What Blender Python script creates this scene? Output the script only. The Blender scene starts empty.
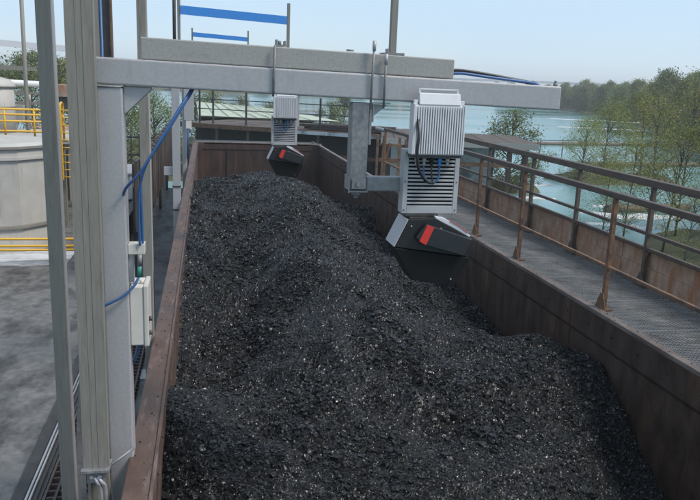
import bpy, bmesh, math, random
import numpy as np
from mathutils import Vector, Matrix

S = bpy.context.scene
COL = S.collection
R = math.radians

# ------------------------------------------------------------------ camera
cd = bpy.data.cameras.new("camera"); cam = bpy.data.objects.new("camera", cd); COL.objects.link(cam)
cd.sensor_fit = 'HORIZONTAL'; cd.sensor_width = 36.0; cd.lens = 37.594
cd.clip_start = 0.05; cd.clip_end = 6000
YAW, PITCH, ROLL = R(11.351), R(12.820), R(2.2)
f = Vector((math.sin(YAW)*math.cos(PITCH), math.cos(YAW)*math.cos(PITCH), -math.sin(PITCH)))
r = Vector((math.cos(YAW), -math.sin(YAW), 0)); u = r.cross(f)
r2 = r*math.cos(ROLL)+u*math.sin(ROLL); u2 = u*math.cos(ROLL)-r*math.sin(ROLL)
cam.matrix_world = Matrix(((r2.x, u2.x, -f.x, 0), (r2.y, u2.y, -f.y, 0), (r2.z, u2.z, -f.z, 2.2), (0, 0, 0, 1)))
S.camera = cam

# ------------------------------------------------------------------ world, sun, exposure
SUN_EL, SUN_AZ = R(52), R(118)         # azimuth clockwise from +Y (to the right of the barge, behind the viewer)
w = bpy.data.worlds.new("World"); S.world = w; w.use_nodes = True
nt = w.node_tree; nt.nodes.clear()
out = nt.nodes.new('ShaderNodeOutputWorld'); bg = nt.nodes.new('ShaderNodeBackground')
sky = nt.nodes.new('ShaderNodeTexSky'); sky.sky_type = 'NISHITA'; sky.sun_disc = False
sky.sun_elevation = SUN_EL; sky.sun_rotation = SUN_AZ
sky.air_density = 1.0; sky.dust_density = 0.4; sky.ozone_density = 2.5; sky.altitude = 50
bg.inputs['Strength'].default_value = 0.12
# thin, even high-cloud veil over the clear sky
veil = nt.nodes.new('ShaderNodeMix'); veil.data_type = 'RGBA'; veil.inputs[0].default_value = .72; veil.inputs[7].default_value = (3.75, 4.85, 6.05, 1)
nt.links.new(sky.outputs[0], veil.inputs[6])
wt = nt.nodes.new('ShaderNodeTexCoord'); wm = nt.nodes.new('ShaderNodeMapping'); wm.inputs['Scale'].default_value = (1.2, 1.2, 4.5); wn = nt.nodes.new('ShaderNodeTexNoise'); wn.inputs['Scale'].default_value = 1.6; wn.inputs['Detail'].default_value = 6
wr = nt.nodes.new('ShaderNodeMapRange'); wr.inputs[1].default_value = .3; wr.inputs[2].default_value = .7; wr.inputs[3].default_value = .5; wr.inputs[4].default_value = .92
nt.links.new(wt.outputs['Generated'], wm.inputs[0]); nt.links.new(wm.outputs[0], wn.inputs['Vector']); nt.links.new(wn.outputs[0], wr.inputs[0]); nt.links.new(wr.outputs[0], veil.inputs[0])
nt.links.new(veil.outputs[2], bg.inputs['Color']); nt.links.new(bg.outputs[0], out.inputs[0])
sl = bpy.data.lights.new("sun", 'SUN'); sun = bpy.data.objects.new("sun", sl); COL.objects.link(sun)
sl.energy = 2.4; sl.angle = R(15); sl.color = (1.0, 0.93, 0.85)
sd = Vector((math.sin(SUN_AZ)*math.cos(SUN_EL), math.cos(SUN_AZ)*math.cos(SUN_EL), math.sin(SUN_EL)))
sun.rotation_euler = sd.to_track_quat('Z', 'Y').to_euler()
S.view_settings.view_transform = 'Standard'; S.view_settings.look = 'None'
S.view_settings.gamma = 1; S.view_settings.use_curve_mapping = False
S.view_settings.exposure = 0.48

HAZE = 0.0010
rng = random.Random(7)

# ------------------------------------------------------------------ materials
def pm(name, c1, c2, scale=6, rough=(.45, .65), metal=0.0, bump=.15, bscale=80, stretch=(1, 1, 1),
       stain=None, sscale=2.0, sthr=(.5, .62), sstretch=(1, 1, 1), var=.12, spec=.5, bdist=.004, detail=6):
    m = bpy.data.materials.new(name); m.use_nodes = True
    n = m.node_tree; N = n.nodes; L = n.links
    b = N['Principled BSDF']
    tc = N.new('ShaderNodeTexCoord')
    def mapped(st):
        mp = N.new('ShaderNodeMapping'); mp.inputs['Scale'].default_value = st
        L.new(tc.outputs['Object'], mp.inputs[0]); return mp.outputs[0]
    co = mapped(stretch)
    no = N.new('ShaderNodeTexNoise'); no.inputs['Scale'].default_value = scale; no.inputs['Detail'].default_value = detail
    no.inputs['Roughness'].default_value = .62
    L.new(co, no.inputs['Vector'])
    rp = N.new('ShaderNodeValToRGB'); e = rp.color_ramp.elements
    e[0].position = .3; e[0].color = (*c1, 1); e[1].position = .7; e[1].color = (*c2, 1)
    L.new(no.outputs[0], rp.inputs[0]); colr = rp.outputs[0]
    if stain is not None:
        s = N.new('ShaderNodeTexNoise'); s.inputs['Scale'].default_value = sscale; s.inputs['Detail'].default_value = 8
        s.inputs['Roughness'].default_value = .68
        L.new(mapped(sstretch), s.inputs['Vector'])
        sr = N.new('ShaderNodeMapRange'); sr.inputs[1].default_value = sthr[0]; sr.inputs[2].default_value = sthr[1]
        L.new(s.outputs[0], sr.inputs[0])
        mx = N.new('ShaderNodeMix'); mx.data_type = 'RGBA'
        L.new(sr.outputs[0], mx.inputs[0]); L.new(colr, mx.inputs[6]); mx.inputs[7].default_value = (*stain, 1)
        colr = mx.outputs[2]
    if var:
        oi = N.new('ShaderNodeObjectInfo'); mr = N.new('ShaderNodeMapRange')
        mr.inputs[3].default_value = 1-var; mr.inputs[4].default_value = 1+var
        L.new(oi.outputs['Random'], mr.inputs[0])
        hv = N.new('ShaderNodeHueSaturation'); L.new(mr.outputs[0], hv.inputs['Value']); L.new(colr, hv.inputs['Color'])
        colr = hv.outputs[0]
    L.new(colr, b.inputs['Base Color'])
    rr = N.new('ShaderNodeMapRange'); rr.inputs[3].default_value = rough[0]; rr.inputs[4].default_value = rough[1]
    rr.inputs[1].default_value = .3; rr.inputs[2].default_value = .7
    L.new(no.outputs[0], rr.inputs[0]); L.new(rr.outputs[0], b.inputs['Roughness'])
    b.inputs['Metallic'].default_value = metal; b.inputs['Specular IOR Level'].default_value = spec
    if bump:
        bn = N.new('ShaderNodeTexNoise'); bn.inputs['Scale'].default_value = bscale; bn.inputs['Detail'].default_value = 4
        L.new(co, bn.inputs['Vector'])
        bp = N.new('ShaderNodeBump'); bp.inputs['Strength'].default_value = bump; bp.inputs['Distance'].default_value = bdist
        L.new(bn.outputs[0], bp.inputs['Height']); L.new(bp.outputs[0], b.inputs['Normal'])
    return m

def leafmat(name, c1, c2, c3):
    m = bpy.data.materials.new(name); m.use_nodes = True
    n = m.node_tree; N = n.nodes; L = n.links; b = N['Principled BSDF']
    g = N.new('ShaderNodeNewGeometry'); oi = N.new('ShaderNodeObjectInfo')
    rp = N.new('ShaderNodeValToRGB'); e = rp.color_ramp.elements
    e[0].color = (*c1, 1); e[1].color = (*c3, 1); k = e.new(.55); k.color = (*c2, 1)
    L.new(g.outputs['Random Per Island'], rp.inputs[0])
    mr = N.new('ShaderNodeMapRange'); mr.inputs[3].default_value = .72; mr.inputs[4].default_value = 1.3
    L.new(oi.outputs['Random'], mr.inputs[0])
    hv = N.new('ShaderNodeHueSaturation'); L.new(mr.outputs[0], hv.inputs['Value']); L.new(rp.outputs[0], hv.inputs['Color'])
    h2 = N.new('ShaderNodeMapRange'); h2.inputs[3].default_value = .475; h2.inputs[4].default_value = .525
    ml = N.new('ShaderNodeMath'); ml.operation = 'FRACT'; mm = N.new('ShaderNodeMath'); mm.operation = 'MULTIPLY'; mm.inputs[1].default_value = 7.31
    L.new(oi.outputs['Random'], mm.inputs[0]); L.new(mm.outputs[0], ml.inputs[0]); L.new(ml.outputs[0], h2.inputs[0]); L.new(h2.outputs[0], hv.inputs['Hue'])
    L.new(hv.outputs[0], b.inputs['Base Color']); b.inputs['Roughness'].default_value = .6
    tr = N.new('ShaderNodeBsdfTranslucent'); L.new(hv.outputs[0], tr.inputs[0])
    ms = N.new('ShaderNodeMixShader'); ms.inputs[0].default_value = .35
    o = N['Material Output']; L.new(b.outputs[0], ms.inputs[1]); L.new(tr.outputs[0], ms.inputs[2]); L.new(ms.outputs[0], o.inputs[0])
    return m

def plain(name, c, rough=.5, metal=0.0, var=.0, bump=0.05):
    return pm(name, tuple(x*.93 for x in c), tuple(min(1, x*1.07) for x in c), 30, (rough-.06, rough+.06), metal, bump, 200, var=var)

M = {}
M['galv'] = pm('galvanised_pale', (.36, .352, .352), (.43, .42, .42), 60, (.42, .6), .25, .10, 260, stretch=(1, 1, 1),
               stain=(.30, .295, .29), sscale=7, sthr=(.55, .85), sstretch=(2, 2, .35), var=.03)
M['galv_rough'] = pm('galvanised_weathered', (.29, .28, .26), (.38, .365, .335), 70, (.5, .7), .2, .2, 200,
               stain=(.23, .22, .20), sscale=10, sthr=(.56, .82), sstretch=(.5, 1, 1.6), var=.03)
M['galv_post'] = pm('galvanised_post', (.20, .19, .16), (.275, .26, .225), 34, (.55, .75), .15, .2, 160, stretch=(2, 2, .16),
               stain=(.145, .13, .10), sscale=8, sthr=(.54, .8), sstretch=(2.5, 2.5, .3), var=.05)
M['galv_dark'] = pm('galvanised_mottled', (.17, .17, .17), (.29, .29, .295), 34, (.4, .65), .3, .15, 120,
               stain=(.14, .14, .138), sscale=11, sthr=(.52, .78), sstretch=(1.6, 1.6, .45), var=.03)
M['dark_steel'] = pm('dark_steel', (.045, .042, .04), (.09, .085, .08), 20, (.4, .65), .3, .2, 150)
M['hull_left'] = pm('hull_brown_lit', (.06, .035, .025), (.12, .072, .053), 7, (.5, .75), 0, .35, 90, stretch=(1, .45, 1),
               stain=(.22, .165, .145), sscale=6, sthr=(.54, .8), sstretch=(2.6, .5, 1), var=.05)  # left hull brown painted lighter, as on its lit side
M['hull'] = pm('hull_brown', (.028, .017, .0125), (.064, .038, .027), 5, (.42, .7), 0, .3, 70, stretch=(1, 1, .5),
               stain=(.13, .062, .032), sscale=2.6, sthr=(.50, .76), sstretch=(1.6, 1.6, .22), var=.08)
M['hull_edge'] = pm('hull_pale_edge', (.10, .074, .058), (.21, .17, .148), 9, (.45, .7), 0, .3, 90, stretch=(1, .4, 1),
               stain=(.10, .06, .045), sscale=4, sthr=(.5, .66), sstretch=(1, .5, 1), var=.05)  # paler brown for the right coaming and stern flanges
M['rust_wall'] = pm('rusty_plate', (.22, .125, .078), (.42, .285, .205), 9, (.65, .85), 0, .45, 60, stretch=(1, 1, .6),
               stain=(.27, .105, .04), sscale=3.2, sthr=(.48, .66), sstretch=(1.6, 1.6, .3), var=.12)
M['rust'] = pm('rusty_steel', (.095, .048, .026), (.215, .115, .062), 14, (.55, .8), 0, .4, 120, stretch=(1, .5, 1),
               stain=(.05, .033, .026), sscale=6, sthr=(.5, .66), var=.10)
M['rust_dark'] = pm('dark_rusty_steel', (.05, .036, .03), (.12, .085, .065), 12, (.5, .75), 0, .35, 120, stretch=(1, .5, 1),
               stain=(.22, .17, .14), sscale=7, sthr=(.6, .76), var=.10)
M['grate'] = pm('grating_steel', (.19, .185, .178), (.33, .325, .312), 5, (.4, .6), .2, .2, 160, stain=(.10, .075, .06), sscale=1.7, sthr=(.52, .7), var=.05)
M['deck_dark'] = pm('dark_shade_sheet', (.03, .028, .027), (.055, .05, .047), 5, (.6, .8), 0, .3, 60)
M['white_paint'] = pm('white_enamel', (.60, .60, .61), (.67, .67, .675), 8, (.38, .5), 0, .04, 200, stain=(.42, .41, .40), sscale=7, sthr=(.56, .85), sstretch=(2, 2, .6), var=.02)
M['grey_panel'] = pm('grey_powder_coat', (.36, .362, .365), (.42, .422, .425), 10, (.42, .56), 0, .06, 200, stain=(.25, .245, .24), sscale=8, sthr=(.55, .82), sstretch=(1, 1, .7), var=.02)
M['box_white'] = pm('box_offwhite', (.54, .51, .45), (.62, .59, .53), 8, (.4, .5), 0, .05, 200, stain=(.40, .33, .26), sscale=9, sthr=(.62, .78))
M['black'] = pm('black_plastic', (.007, .007, .0075), (.012, .012, .013), 20, (.42, .55), 0, .08, 300, stain=(.03, .03, .03), sscale=7, sthr=(.58, .8))
M['black_matt'] = pm('black_hood', (.004, .004, .004), (.007, .007, .007), 20, (.6, .75), 0, .08, 300, stain=(.014, .014, .013), sscale=5, sthr=(.55, .8), spec=.25)
M['charcoal'] = pm('charcoal_plate', (.012, .013, .015), (.019, .02, .023), 20, (.38, .5), 0, .08, 300, var=0)
M['red'] = plain('red_label', (.62, .035, .025), .4)
M['blue'] = plain('blue_cable', (.032, .10, .25), .42)
M['blue_beam'] = plain('blue_paint', (.05, .25, .66), .45)
M['cable_black'] = plain('black_cable', (.018, .018, .02), .42)
M['green'] = plain('green_tape', (.03, .22, .17), .45)
M['yellow'] = plain('yellow_paint', (.62, .36, .03), .45)
M['silo'] = pm('silo_grey', (.38, .365, .33), (.45, .435, .40), 3, (.55, .7), 0, .1, 60, stain=(.20, .185, .16), sscale=4, sthr=(.56, .85), sstretch=(2, 2, .25), var=.06)
M['concrete'] = pm('yard_concrete', (.085, .082, .078), (.185, .18, .17), 8, (.35, .8), 0, .3, 40,
               stain=(.045, .043, .041), sscale=1.9, sthr=(.45, .62), sstretch=(1.1, .7, 1), var=0, detail=10)
M['pale_concrete'] = pm('pale_concrete', (.42, .43, .45), (.62, .63, .64), 1.5, (.4, .7), 0, .2, 40, stain=(.16, .16, .16), sscale=1.2, sthr=(.48, .6), sstretch=(.4, 2, 1), var=0)
M['asphalt'] = pm('asphalt', (.03, .03, .031), (.06, .06, .06), 10, (.7, .9), 0, .6, 90, var=0)
M['beige'] = plain('beige_render', (.42, .36, .28), .8, var=.05)
M['white_wall'] = plain('white_cladding', (.66, .67, .68), .6, var=.05)
M['brown_pile'] = pm('brown_pile', (.05, .036, .03), (.10, .075, .062), 5, (.6, .85), 0, .4, 50, stretch=(1, 1, .3), stain=(.17, .135, .115), sscale=3, sthr=(.58, .74), sstretch=(1, 1, .3), var=.18)
M['tarp'] = pm('pale_green_sheet', (.36, .40, .30), (.45, .49, .38), 3, (.5, .65), 0, .1, 40, stain=(.26, .27, .21), sscale=1.2, sthr=(.52, .75), var=.04)
M['dock'] = pm('dock_timber', (.05, .038, .03), (.12, .095, .077), 5, (.7, .9), 0, .4, 40, stretch=(.4, 2, 1), var=.2)
M['bark'] = pm('bark', (.07, .055, .042), (.16, .135, .11), 10, (.8, .95), 0, .5, 30, stretch=(1, 1, .3))
M['leaf_far'] = leafmat('leaves_far', (.075, .10, .028), (.165, .195, .06), (.29, .29, .10))
M['leaf_near'] = leafmat('leaves_near', (.09, .11, .022), (.20, .21, .05), (.34, .31, .08))
M['leaf_mid'] = leafmat('leaves_mid', (.07, .10, .022), (.15, .18, .05), (.27, .27, .08))
M['grass'] = pm('bank_grass', (.045, .05, .02), (.11, .11, .048), 2.5, (.8, .95), 0, .8, 12, stain=(.12, .095, .06), sscale=.6, sthr=(.52, .64), var=0)
M['sheen'] = pm('pale_water_sheen', (.50, .50, .49), (.68, .68, .67), 1.5, (.4, .7), 0, .3, 20, stain=(.30, .31, .30), sscale=.6, sthr=(.55, .7), var=0)  # bright sky sheen of the water, painted as a pale colour
M['orange_wall'] = plain('orange_render', (.50, .25, .13), .8, var=.15)
M['roof_tile'] = plain('roof_tile', (.28, .12, .07), .8, var=.15)
M['window_dark'] = plain('window_glass', (.04, .05, .06), .15)
M['bridge'] = plain('bridge_concrete', (.5, .5, .5), .8)
M['buoy'] = plain('orange_buoy', (.65, .2, .03), .5)
M['log'] = pm('wet_log', (.09, .065, .05), (.2, .155, .12), 3, (.6, .85), 0, .4, 30, stretch=(.5, 2, 1))
M['conduit'] = plain('silver_conduit', (.5, .5, .5), .35, .4)

def coalmat(name, c1, c2, rough):
    m = bpy.data.materials.new(name); m.use_nodes = True
    n = m.node_tree; N = n.nodes; L = n.links; b = N['Principled BSDF']
    g = N.new('ShaderNodeNewGeometry'); tc = N.new('ShaderNodeTexCoord')
    no = N.new('ShaderNodeTexNoise'); no.inputs['Scale'].default_value = 1.3; no.inputs['Detail'].default_value = 8
    no.inputs['Roughness'].default_value = .7
    L.new(tc.outputs['Object'], no.inputs[0])
    vo = N.new('ShaderNodeTexVoronoi'); vo.inputs['Scale'].default_value = 55
    L.new(tc.outputs['Object'], vo.inputs['Vector'])
    sx = N.new('ShaderNodeSeparateColor'); L.new(vo.outputs['Color'], sx.inputs[0])
    rnd = N.new('ShaderNodeMath'); rnd.operation = 'ADD'; L.new(g.outputs['Random Per Island'], rnd.inputs[0]); L.new(sx.outputs[0], rnd.inputs[1])
    rf = N.new('ShaderNodeMath'); rf.operation = 'FRACT'; L.new(rnd.outputs[0], rf.inputs[0])
    ad = N.new('ShaderNodeMath'); ad.operation = 'MULTIPLY_ADD'; ad.inputs[1].default_value = .55
    L.new(rf.outputs[0], ad.inputs[0]); 
    sc = N.new('ShaderNodeMath'); sc.operation = 'MULTIPLY'; sc.inputs[1].default_value = .5
    L.new(no.outputs[0], sc.inputs[0]); L.new(sc.outputs[0], ad.inputs[2])
    rp = N.new('ShaderNodeValToRGB'); e = rp.color_ramp.elements
    e[0].position = .2; e[0].color = (*c1, 1); e[1].position = .85; e[1].color = (*c2, 1)
    L.new(ad.outputs[0], rp.inputs[0]); L.new(rp.outputs[0], b.inputs['Base Color'])
    fr = N.new('ShaderNodeMath'); fr.operation = 'FRACT'; mu = N.new('ShaderNodeMath'); mu.operation = 'MULTIPLY'; mu.inputs[1].default_value = 13.7
    L.new(rf.outputs[0], mu.inputs[0]); L.new(mu.outputs[0], fr.inputs[0])
    rr = N.new('ShaderNodeValToRGB'); e = rr.color_ramp.elements          # most faces dull, some bright cleaved faces
    e[0].position = 0; e[0].color = (.19,)*3+(1,); e[1].position = 1; e[1].color = (.68,)*3+(1,); k = e.new(.08); k.color = (.30,)*3+(1,); k = e.new(.45); k.color = (.52,)*3+(1,)
    L.new(fr.outputs[0], rr.inputs[0]); L.new(rr.outputs[0], b.inputs['Roughness'])
    sp = N.new('ShaderNodeMapRange'); sp.inputs[2].default_value = .45; sp.inputs[3].default_value = 1.0; sp.inputs[4].default_value = .28
    L.new(fr.outputs[0], sp.inputs[0]); L.new(sp.outputs[0], b.inputs['Specular IOR Level'])
    bn = N.new('ShaderNodeTexNoise'); bn.inputs['Scale'].default_value = 90; bn.inputs['Detail'].default_value = 5
    L.new(tc.outputs['Object'], bn.inputs[0])
    bp = N.new('ShaderNodeBump'); bp.inputs['Strength'].default_value = .4; bp.inputs['Distance'].default_value = .010
    hs_ = N.new('ShaderNodeMath'); hs_.operation = 'ADD'; L.new(bn.outputs[0], hs_.inputs[0]); L.new(vo.outputs['Distance'], hs_.inputs[1])
    L.new(hs_.outputs[0], bp.inputs['Height']); L.new(bp.outputs[0], b.inputs['Normal'])
    return m
M['coal'] = coalmat('coal', (.0034, .0033, .0033), (.0165, .0162, .016), None)
M['stone'] = plain('pale_stone', (.36, .36, .37), .7, var=0)

def watermat():
    m = bpy.data.materials.new('river_water'); m.use_nodes = True
    n = m.node_tree; N = n.nodes; L = n.links; b = N['Principled BSDF']
    tc = N.new('ShaderNodeTexCoord'); mp = N.new('ShaderNodeMapping'); mp.inputs['Scale'].default_value = (.03, .05, 1)
    mp.inputs['Rotation'].default_value = (0, 0, R(-14))
    L.new(tc.outputs['Object'], mp.inputs[0])
    no = N.new('ShaderNodeTexNoise'); no.inputs['Scale'].default_value = 1; no.inputs['Detail'].default_value = 5
    L.new(mp.outputs[0], no.inputs[0])
    mr = N.new('ShaderNodeMapRange'); mr.inputs[1].default_value = .35; mr.inputs[2].default_value = .65
    mr.inputs[3].default_value = .06; mr.inputs[4].default_value = .26
    L.new(no.outputs[0], mr.inputs[0]); L.new(mr.outputs[0], b.inputs['Roughness'])
    b.inputs['Base Color'].default_value = (.14, .28, .28, 1)
    b.inputs['IOR'].default_value = 1.45; b.inputs['Specular IOR Level'].default_value = .5
    bn = N.new('ShaderNodeTexNoise'); bn.inputs['Scale'].default_value = 1.4; bn.inputs['Detail'].default_value = 4
    L.new(tc.outputs['Object'], bn.inputs[0])
    m2 = N.new('ShaderNodeMapRange'); m2.inputs[1].default_value = .44; m2.inputs[2].default_value = .56
    m2.inputs[3].default_value = .04; m2.inputs[4].default_value = .22
    L.new(no.outputs[0], m2.inputs[0])
    bp = N.new('ShaderNodeBump'); bp.inputs['Distance'].default_value = .08
    L.new(m2.outputs[0], bp.inputs['Strength']); L.new(bn.outputs[0], bp.inputs['Height']); L.new(bp.outputs[0], b.inputs['Normal'])
    return m
M['water'] = watermat()

# ------------------------------------------------------------------ mesh helpers
ORG = {}
class MB:
    def __init__(s): s.V = []; s.F = []; s.SM = []
    def add(s, vs, fs, smooth=False):
        o = len(s.V); s.V += [tuple(v) for v in vs]
        s.F += [tuple(i+o for i in q) for q in fs]; s.SM += [smooth]*len(fs); return s
    def box(s, x0, x1, y0, y1, z0, z1):
        return s.add([(x0,y0,z0),(x1,y0,z0),(x1,y1,z0),(x0,y1,z0),(x0,y0,z1),(x1,y0,z1),(x1,y1,z1),(x0,y1,z1)],
                     [(0,3,2,1),(4,5,6,7),(0,1,5,4),(1,2,6,5),(2,3,7,6),(3,0,4,7)])
    def obox(s, a, b, wx, wz, up=(0, 0, 1)):      # box bar from a to b
        a = Vector(a); b = Vector(b); d = (b-a).normalized(); up = Vector(up)
        if abs(d.dot(up)) > .98: up = Vector((0, 1, 0))
        sx = d.cross(up).normalized(); sz = sx.cross(d)
        vs = []
        for p in (a, b):
            for i, j in ((-1,-1),(1,-1),(1,1),(-1,1)): vs.append(p+sx*i*wx/2+sz*j*wz/2)
        return s.add(vs, [(0,1,2,3),(7,6,5,4),(0,4,5,1),(1,5,6,2),(2,6,7,3),(3,7,4,0)])
    def prism(s, poly, lo, hi, ax='y', taper=None):
        n = len(poly)
        def pt(a, b, c): return (a, c, b) if ax == 'y' else (c, a, b) if ax == 'x' else (a, b, c)
        p2 = taper or poly
        vs = [pt(a, b, lo) for a, b in poly]+[pt(a, b, hi) for a, b in p2]
        return s.add(vs, [tuple(range(n)), tuple(range(2*n-1, n-1, -1))]+[(i, i+n, (i+1) % n+n, (i+1) % n) for i in range(n)])
    def tube(s, pts, rad, n=8, smooth=True):
        P = [Vector(p) for p in pts]; k = len(P); o = len(s.V)
        rads = rad if isinstance(rad, (list, tuple)) else [rad]*k
        prev = None; vs = []
        for i, p in enumerate(P):
            d = (P[min(i+1, k-1)]-P[max(i-1, 0)]).normalized()
            if prev is None:
                a = Vector((0, 0, 1)) if abs(d.z) < .9 else Vector((1, 0, 0))
                x = d.cross(a).normalized()
            else:
                x = (prev-d*prev.dot(d)).normalized()
            prev = x; y = d.cross(x)
            for j in range(n):
                t = 2*math.pi*j/n; vs.append(p+(x*math.cos(t)+y*math.sin(t))*rads[i])
        fs = [(i*n+j, i*n+(j+1) % n, (i+1)*n+(j+1) % n, (i+1)*n+j) for i in range(k-1) for j in range(n)]
        s.add(vs, fs, smooth)
        s.F += [tuple(o+j for j in range(n-1, -1, -1)), tuple(o+(k-1)*n+j for j in range(n))]; s.SM += [False, False]
        return s
    def build(s, name, m, parent=None, bevel=0, loc=None, seg=2):
        org = Vector((0, 0, 0))
        if parent is not None: org = ORG[parent.name]
        elif loc is not None: org = Vector(loc)
        me = bpy.data.meshes.new(name)
        me.from_pydata([(v[0]-org.x, v[1]-org.y, v[2]-org.z) for v in s.V], [], s.F)
        me.polygons.foreach_set('use_smooth', s.SM)
        me.materials.append(M[m] if isinstance(m, str) else m)
        bm = bmesh.new(); bm.from_mesh(me); bmesh.ops.recalc_face_normals(bm, faces=bm.faces); bm.to_mesh(me); bm.free()
        o = bpy.data.objects.new(name, me); COL.objects.link(o); ORG[o.name] = org
        if parent is not None: o.parent = parent
        elif loc is not None: o.location = org
        if bevel:
            b = o.modifiers.new('bevel', 'BEVEL'); b.width = bevel; b.segments = seg; b.limit_method = 'ANGLE'; b.angle_limit = R(40)
        return o

def thing(name, label, cat, loc, group=None):
    o = bpy.data.objects.new(name, None); COL.objects.link(o); o.location = loc; o.empty_display_size = .1
    ORG[o.name] = Vector(loc); tag(o, label, cat, group); return o
def tag(o, label, cat, group=None):
    o['label'] = label; o['category'] = cat
    if group: o['group'] = group
    return o
def structure(o, label=None):
    o['kind'] = 'structure'
    if label: o['label'] = label
    return o
def copy_tree(o, parent=None):
    c = o.copy(); COL.objects.link(c)
    if parent is not None: c.parent = parent
    for ch in list(o.children): copy_tree(ch, c)
    return c
def share(name, src, parent, loc):         # alike piece that shares mesh data
    c = bpy.data.objects.new(name, src.data); COL.objects.link(c); c.parent = parent; c.location = loc
    for md in src.modifiers:
        b = c.modifiers.new(md.name, md.type); b.width = md.width; b.segments = md.segments; b.limit_method = md.limit_method; b.angle_limit = md.angle_limit
    return c
def bez(pts, n=10):                        # Catmull-Rom through points
    P = [Vector(p) for p in pts]; out = []
    for i in range(len(P)-1):
        p0 = P[max(i-1, 0)]; p1 = P[i]; p2 = P[i+1]; p3 = P[min(i+2, len(P)-1)]
        for k in range(n):
            t = k/n
            out.append(.5*((2*p1)+(p2-p0)*t+(2*p0-5*p1+4*p2-p3)*t*t+(-p0+3*p1-3*p2+p3)*t**3))
    out.append(P[-1]); return out

QZ = -1.8      # quay level
WZ = -2.6      # water level

# ------------------------------------------------------------------ setting
g = MB(); g.box(-400, -.62, -40, 27.5, QZ-2.5, QZ); structure(g.build('yard_ground', 'concrete'))
g = MB(); g.add([(-1000,-300,WZ),(1000,-300,WZ),(1000,1400,WZ),(-1000,1400,WZ)], [(0,1,2,3)]); structure(g.build('river_water', 'water'))
g = MB(); g.box(-12, -2.95, 15.9, 17.3, QZ+.001, QZ+.02); structure(g.build('pale_ground_strip', 'pale_concrete'))  # pale strip laid on the yard
g = MB(); g.box(-1.83, -1.72, 3, 12.5, QZ+.001, QZ+.06); structure(g.build('kerb', 'asphalt'), None)

# river banks: shore polyline, inland rows
shore = [(-900,190,0,1),(-250,240,0,1),(-60,262,0,1),(40,255,.1,1),(88,215,.6,1),(90,168,1,.5),(72,115,1,.3),(58,87,1,.2),(43,60,1,.1),(34,42,1,0),(30,28,1,0),(30,5,1,-.1),(40,-60,1,-.4)]
rows = [(-6,-4.0),(0,-2.62),(2,-2.1),(7,-1.7),(22,-.8),(60,1.5),(140,4.5),(400,6),(640,7)]
g = MB(); vs = []; fs = []; n = len(rows)
fine = []
for i in range(len(shore)-1):
    for k in range(6):
        t = k/6; fine.append(tuple(shore[i][j]*(1-t)+shore[i+1][j]*t for j in range(4)))
fine.append(shore[-1])
for i, (x, y, dx, dy) in enumerate(fine):
    l = math.hypot(dx, dy)
    for j, (d, z) in enumerate(rows):
        q = math.sin(i*2.3)*.8+math.sin(i*.9+1)*1.2
        vs.append((x+dx/l*(d+q*(1 if j < 4 else 0)), y+dy/l*(d+q*(1 if j < 4 else 0)), z+(rng.uniform(-.15, .15) if 2 < j < 6 else 0)))
for i in range(len(fine)-1):
    for j in range(n-1): fs.append((i*n+j, (i+1)*n+j, (i+1)*n+j+1, i*n+j+1))
g.add(vs, fs, True); structure(g.build('far_bank_terrain', 'grass'))
# near spit of overgrown bank beside the barge
def spit_h(x, y):
    cx, cy = 18.0, 16.0; a = ((x-cx)/6.5)**2+((y-cy)/9.0)**2
    return -1.55-1.5*a+.12*math.sin(x*2.1)*math.cos(y*1.7)
g = MB(); vs = []; fs = []; nx, ny = 36, 44
for j in range(ny):
    for i in range(nx):
        x = 10.5+i*15/(nx-1); y = 6+j*20/(ny-1); vs.append((x, y, max(spit_h(x, y), -3.2)))
for j in range(ny-1):
    for i in range(nx-1): fs.append((j*nx+i, j*nx+i+1, (j+1)*nx+i+1, (j+1)*nx+i))
g.add(vs, fs, True); structure(g.build('near_bank_terrain', 'grass'))

# ------------------------------------------------------------------ coal barge
Y0, Y1 = -1.0, 26.2
barge = thing('coal_barge', 'long brown open-hold barge loaded with coal', 'barge', (1.8, 12, WZ))
XL, XR = -.31, 3.975
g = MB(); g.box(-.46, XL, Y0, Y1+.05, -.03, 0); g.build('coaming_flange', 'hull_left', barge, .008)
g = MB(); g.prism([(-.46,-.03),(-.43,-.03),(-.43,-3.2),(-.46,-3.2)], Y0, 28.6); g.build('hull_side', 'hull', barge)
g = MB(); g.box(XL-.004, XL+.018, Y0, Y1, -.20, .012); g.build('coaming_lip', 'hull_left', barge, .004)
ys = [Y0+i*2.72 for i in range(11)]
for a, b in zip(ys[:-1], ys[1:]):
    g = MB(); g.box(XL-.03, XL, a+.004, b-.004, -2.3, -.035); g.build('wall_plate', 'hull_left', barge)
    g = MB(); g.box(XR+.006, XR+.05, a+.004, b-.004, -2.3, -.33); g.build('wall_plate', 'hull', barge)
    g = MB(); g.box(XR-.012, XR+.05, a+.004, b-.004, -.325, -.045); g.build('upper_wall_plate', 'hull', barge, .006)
g = MB(); g.prism([(XR-.012,-.325),(XR+.006,-.325),(XR+.006,-.36)], Y0, Y1); g.build('wall_ridge', 'hull', barge)
g = MB(); g.box(XR-.022, XR+.07, Y0, Y1+.05, -.04, .004); g.build('coaming_flange', 'hull_edge', barge, .006)
g = MB()
for i in range(58):
    y = Y0+.4+i*.46
    g.tube([(XR-.013, y, -.18), (XR-.026, y, -.18)], .012, 6)
    g.tube([(XL+.018, y, -.06), (XL+.026, y, -.06)], .010, 6)
o = g.build('bolt_row', 'hull', barge); o['kind'] = 'stuff'
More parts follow.
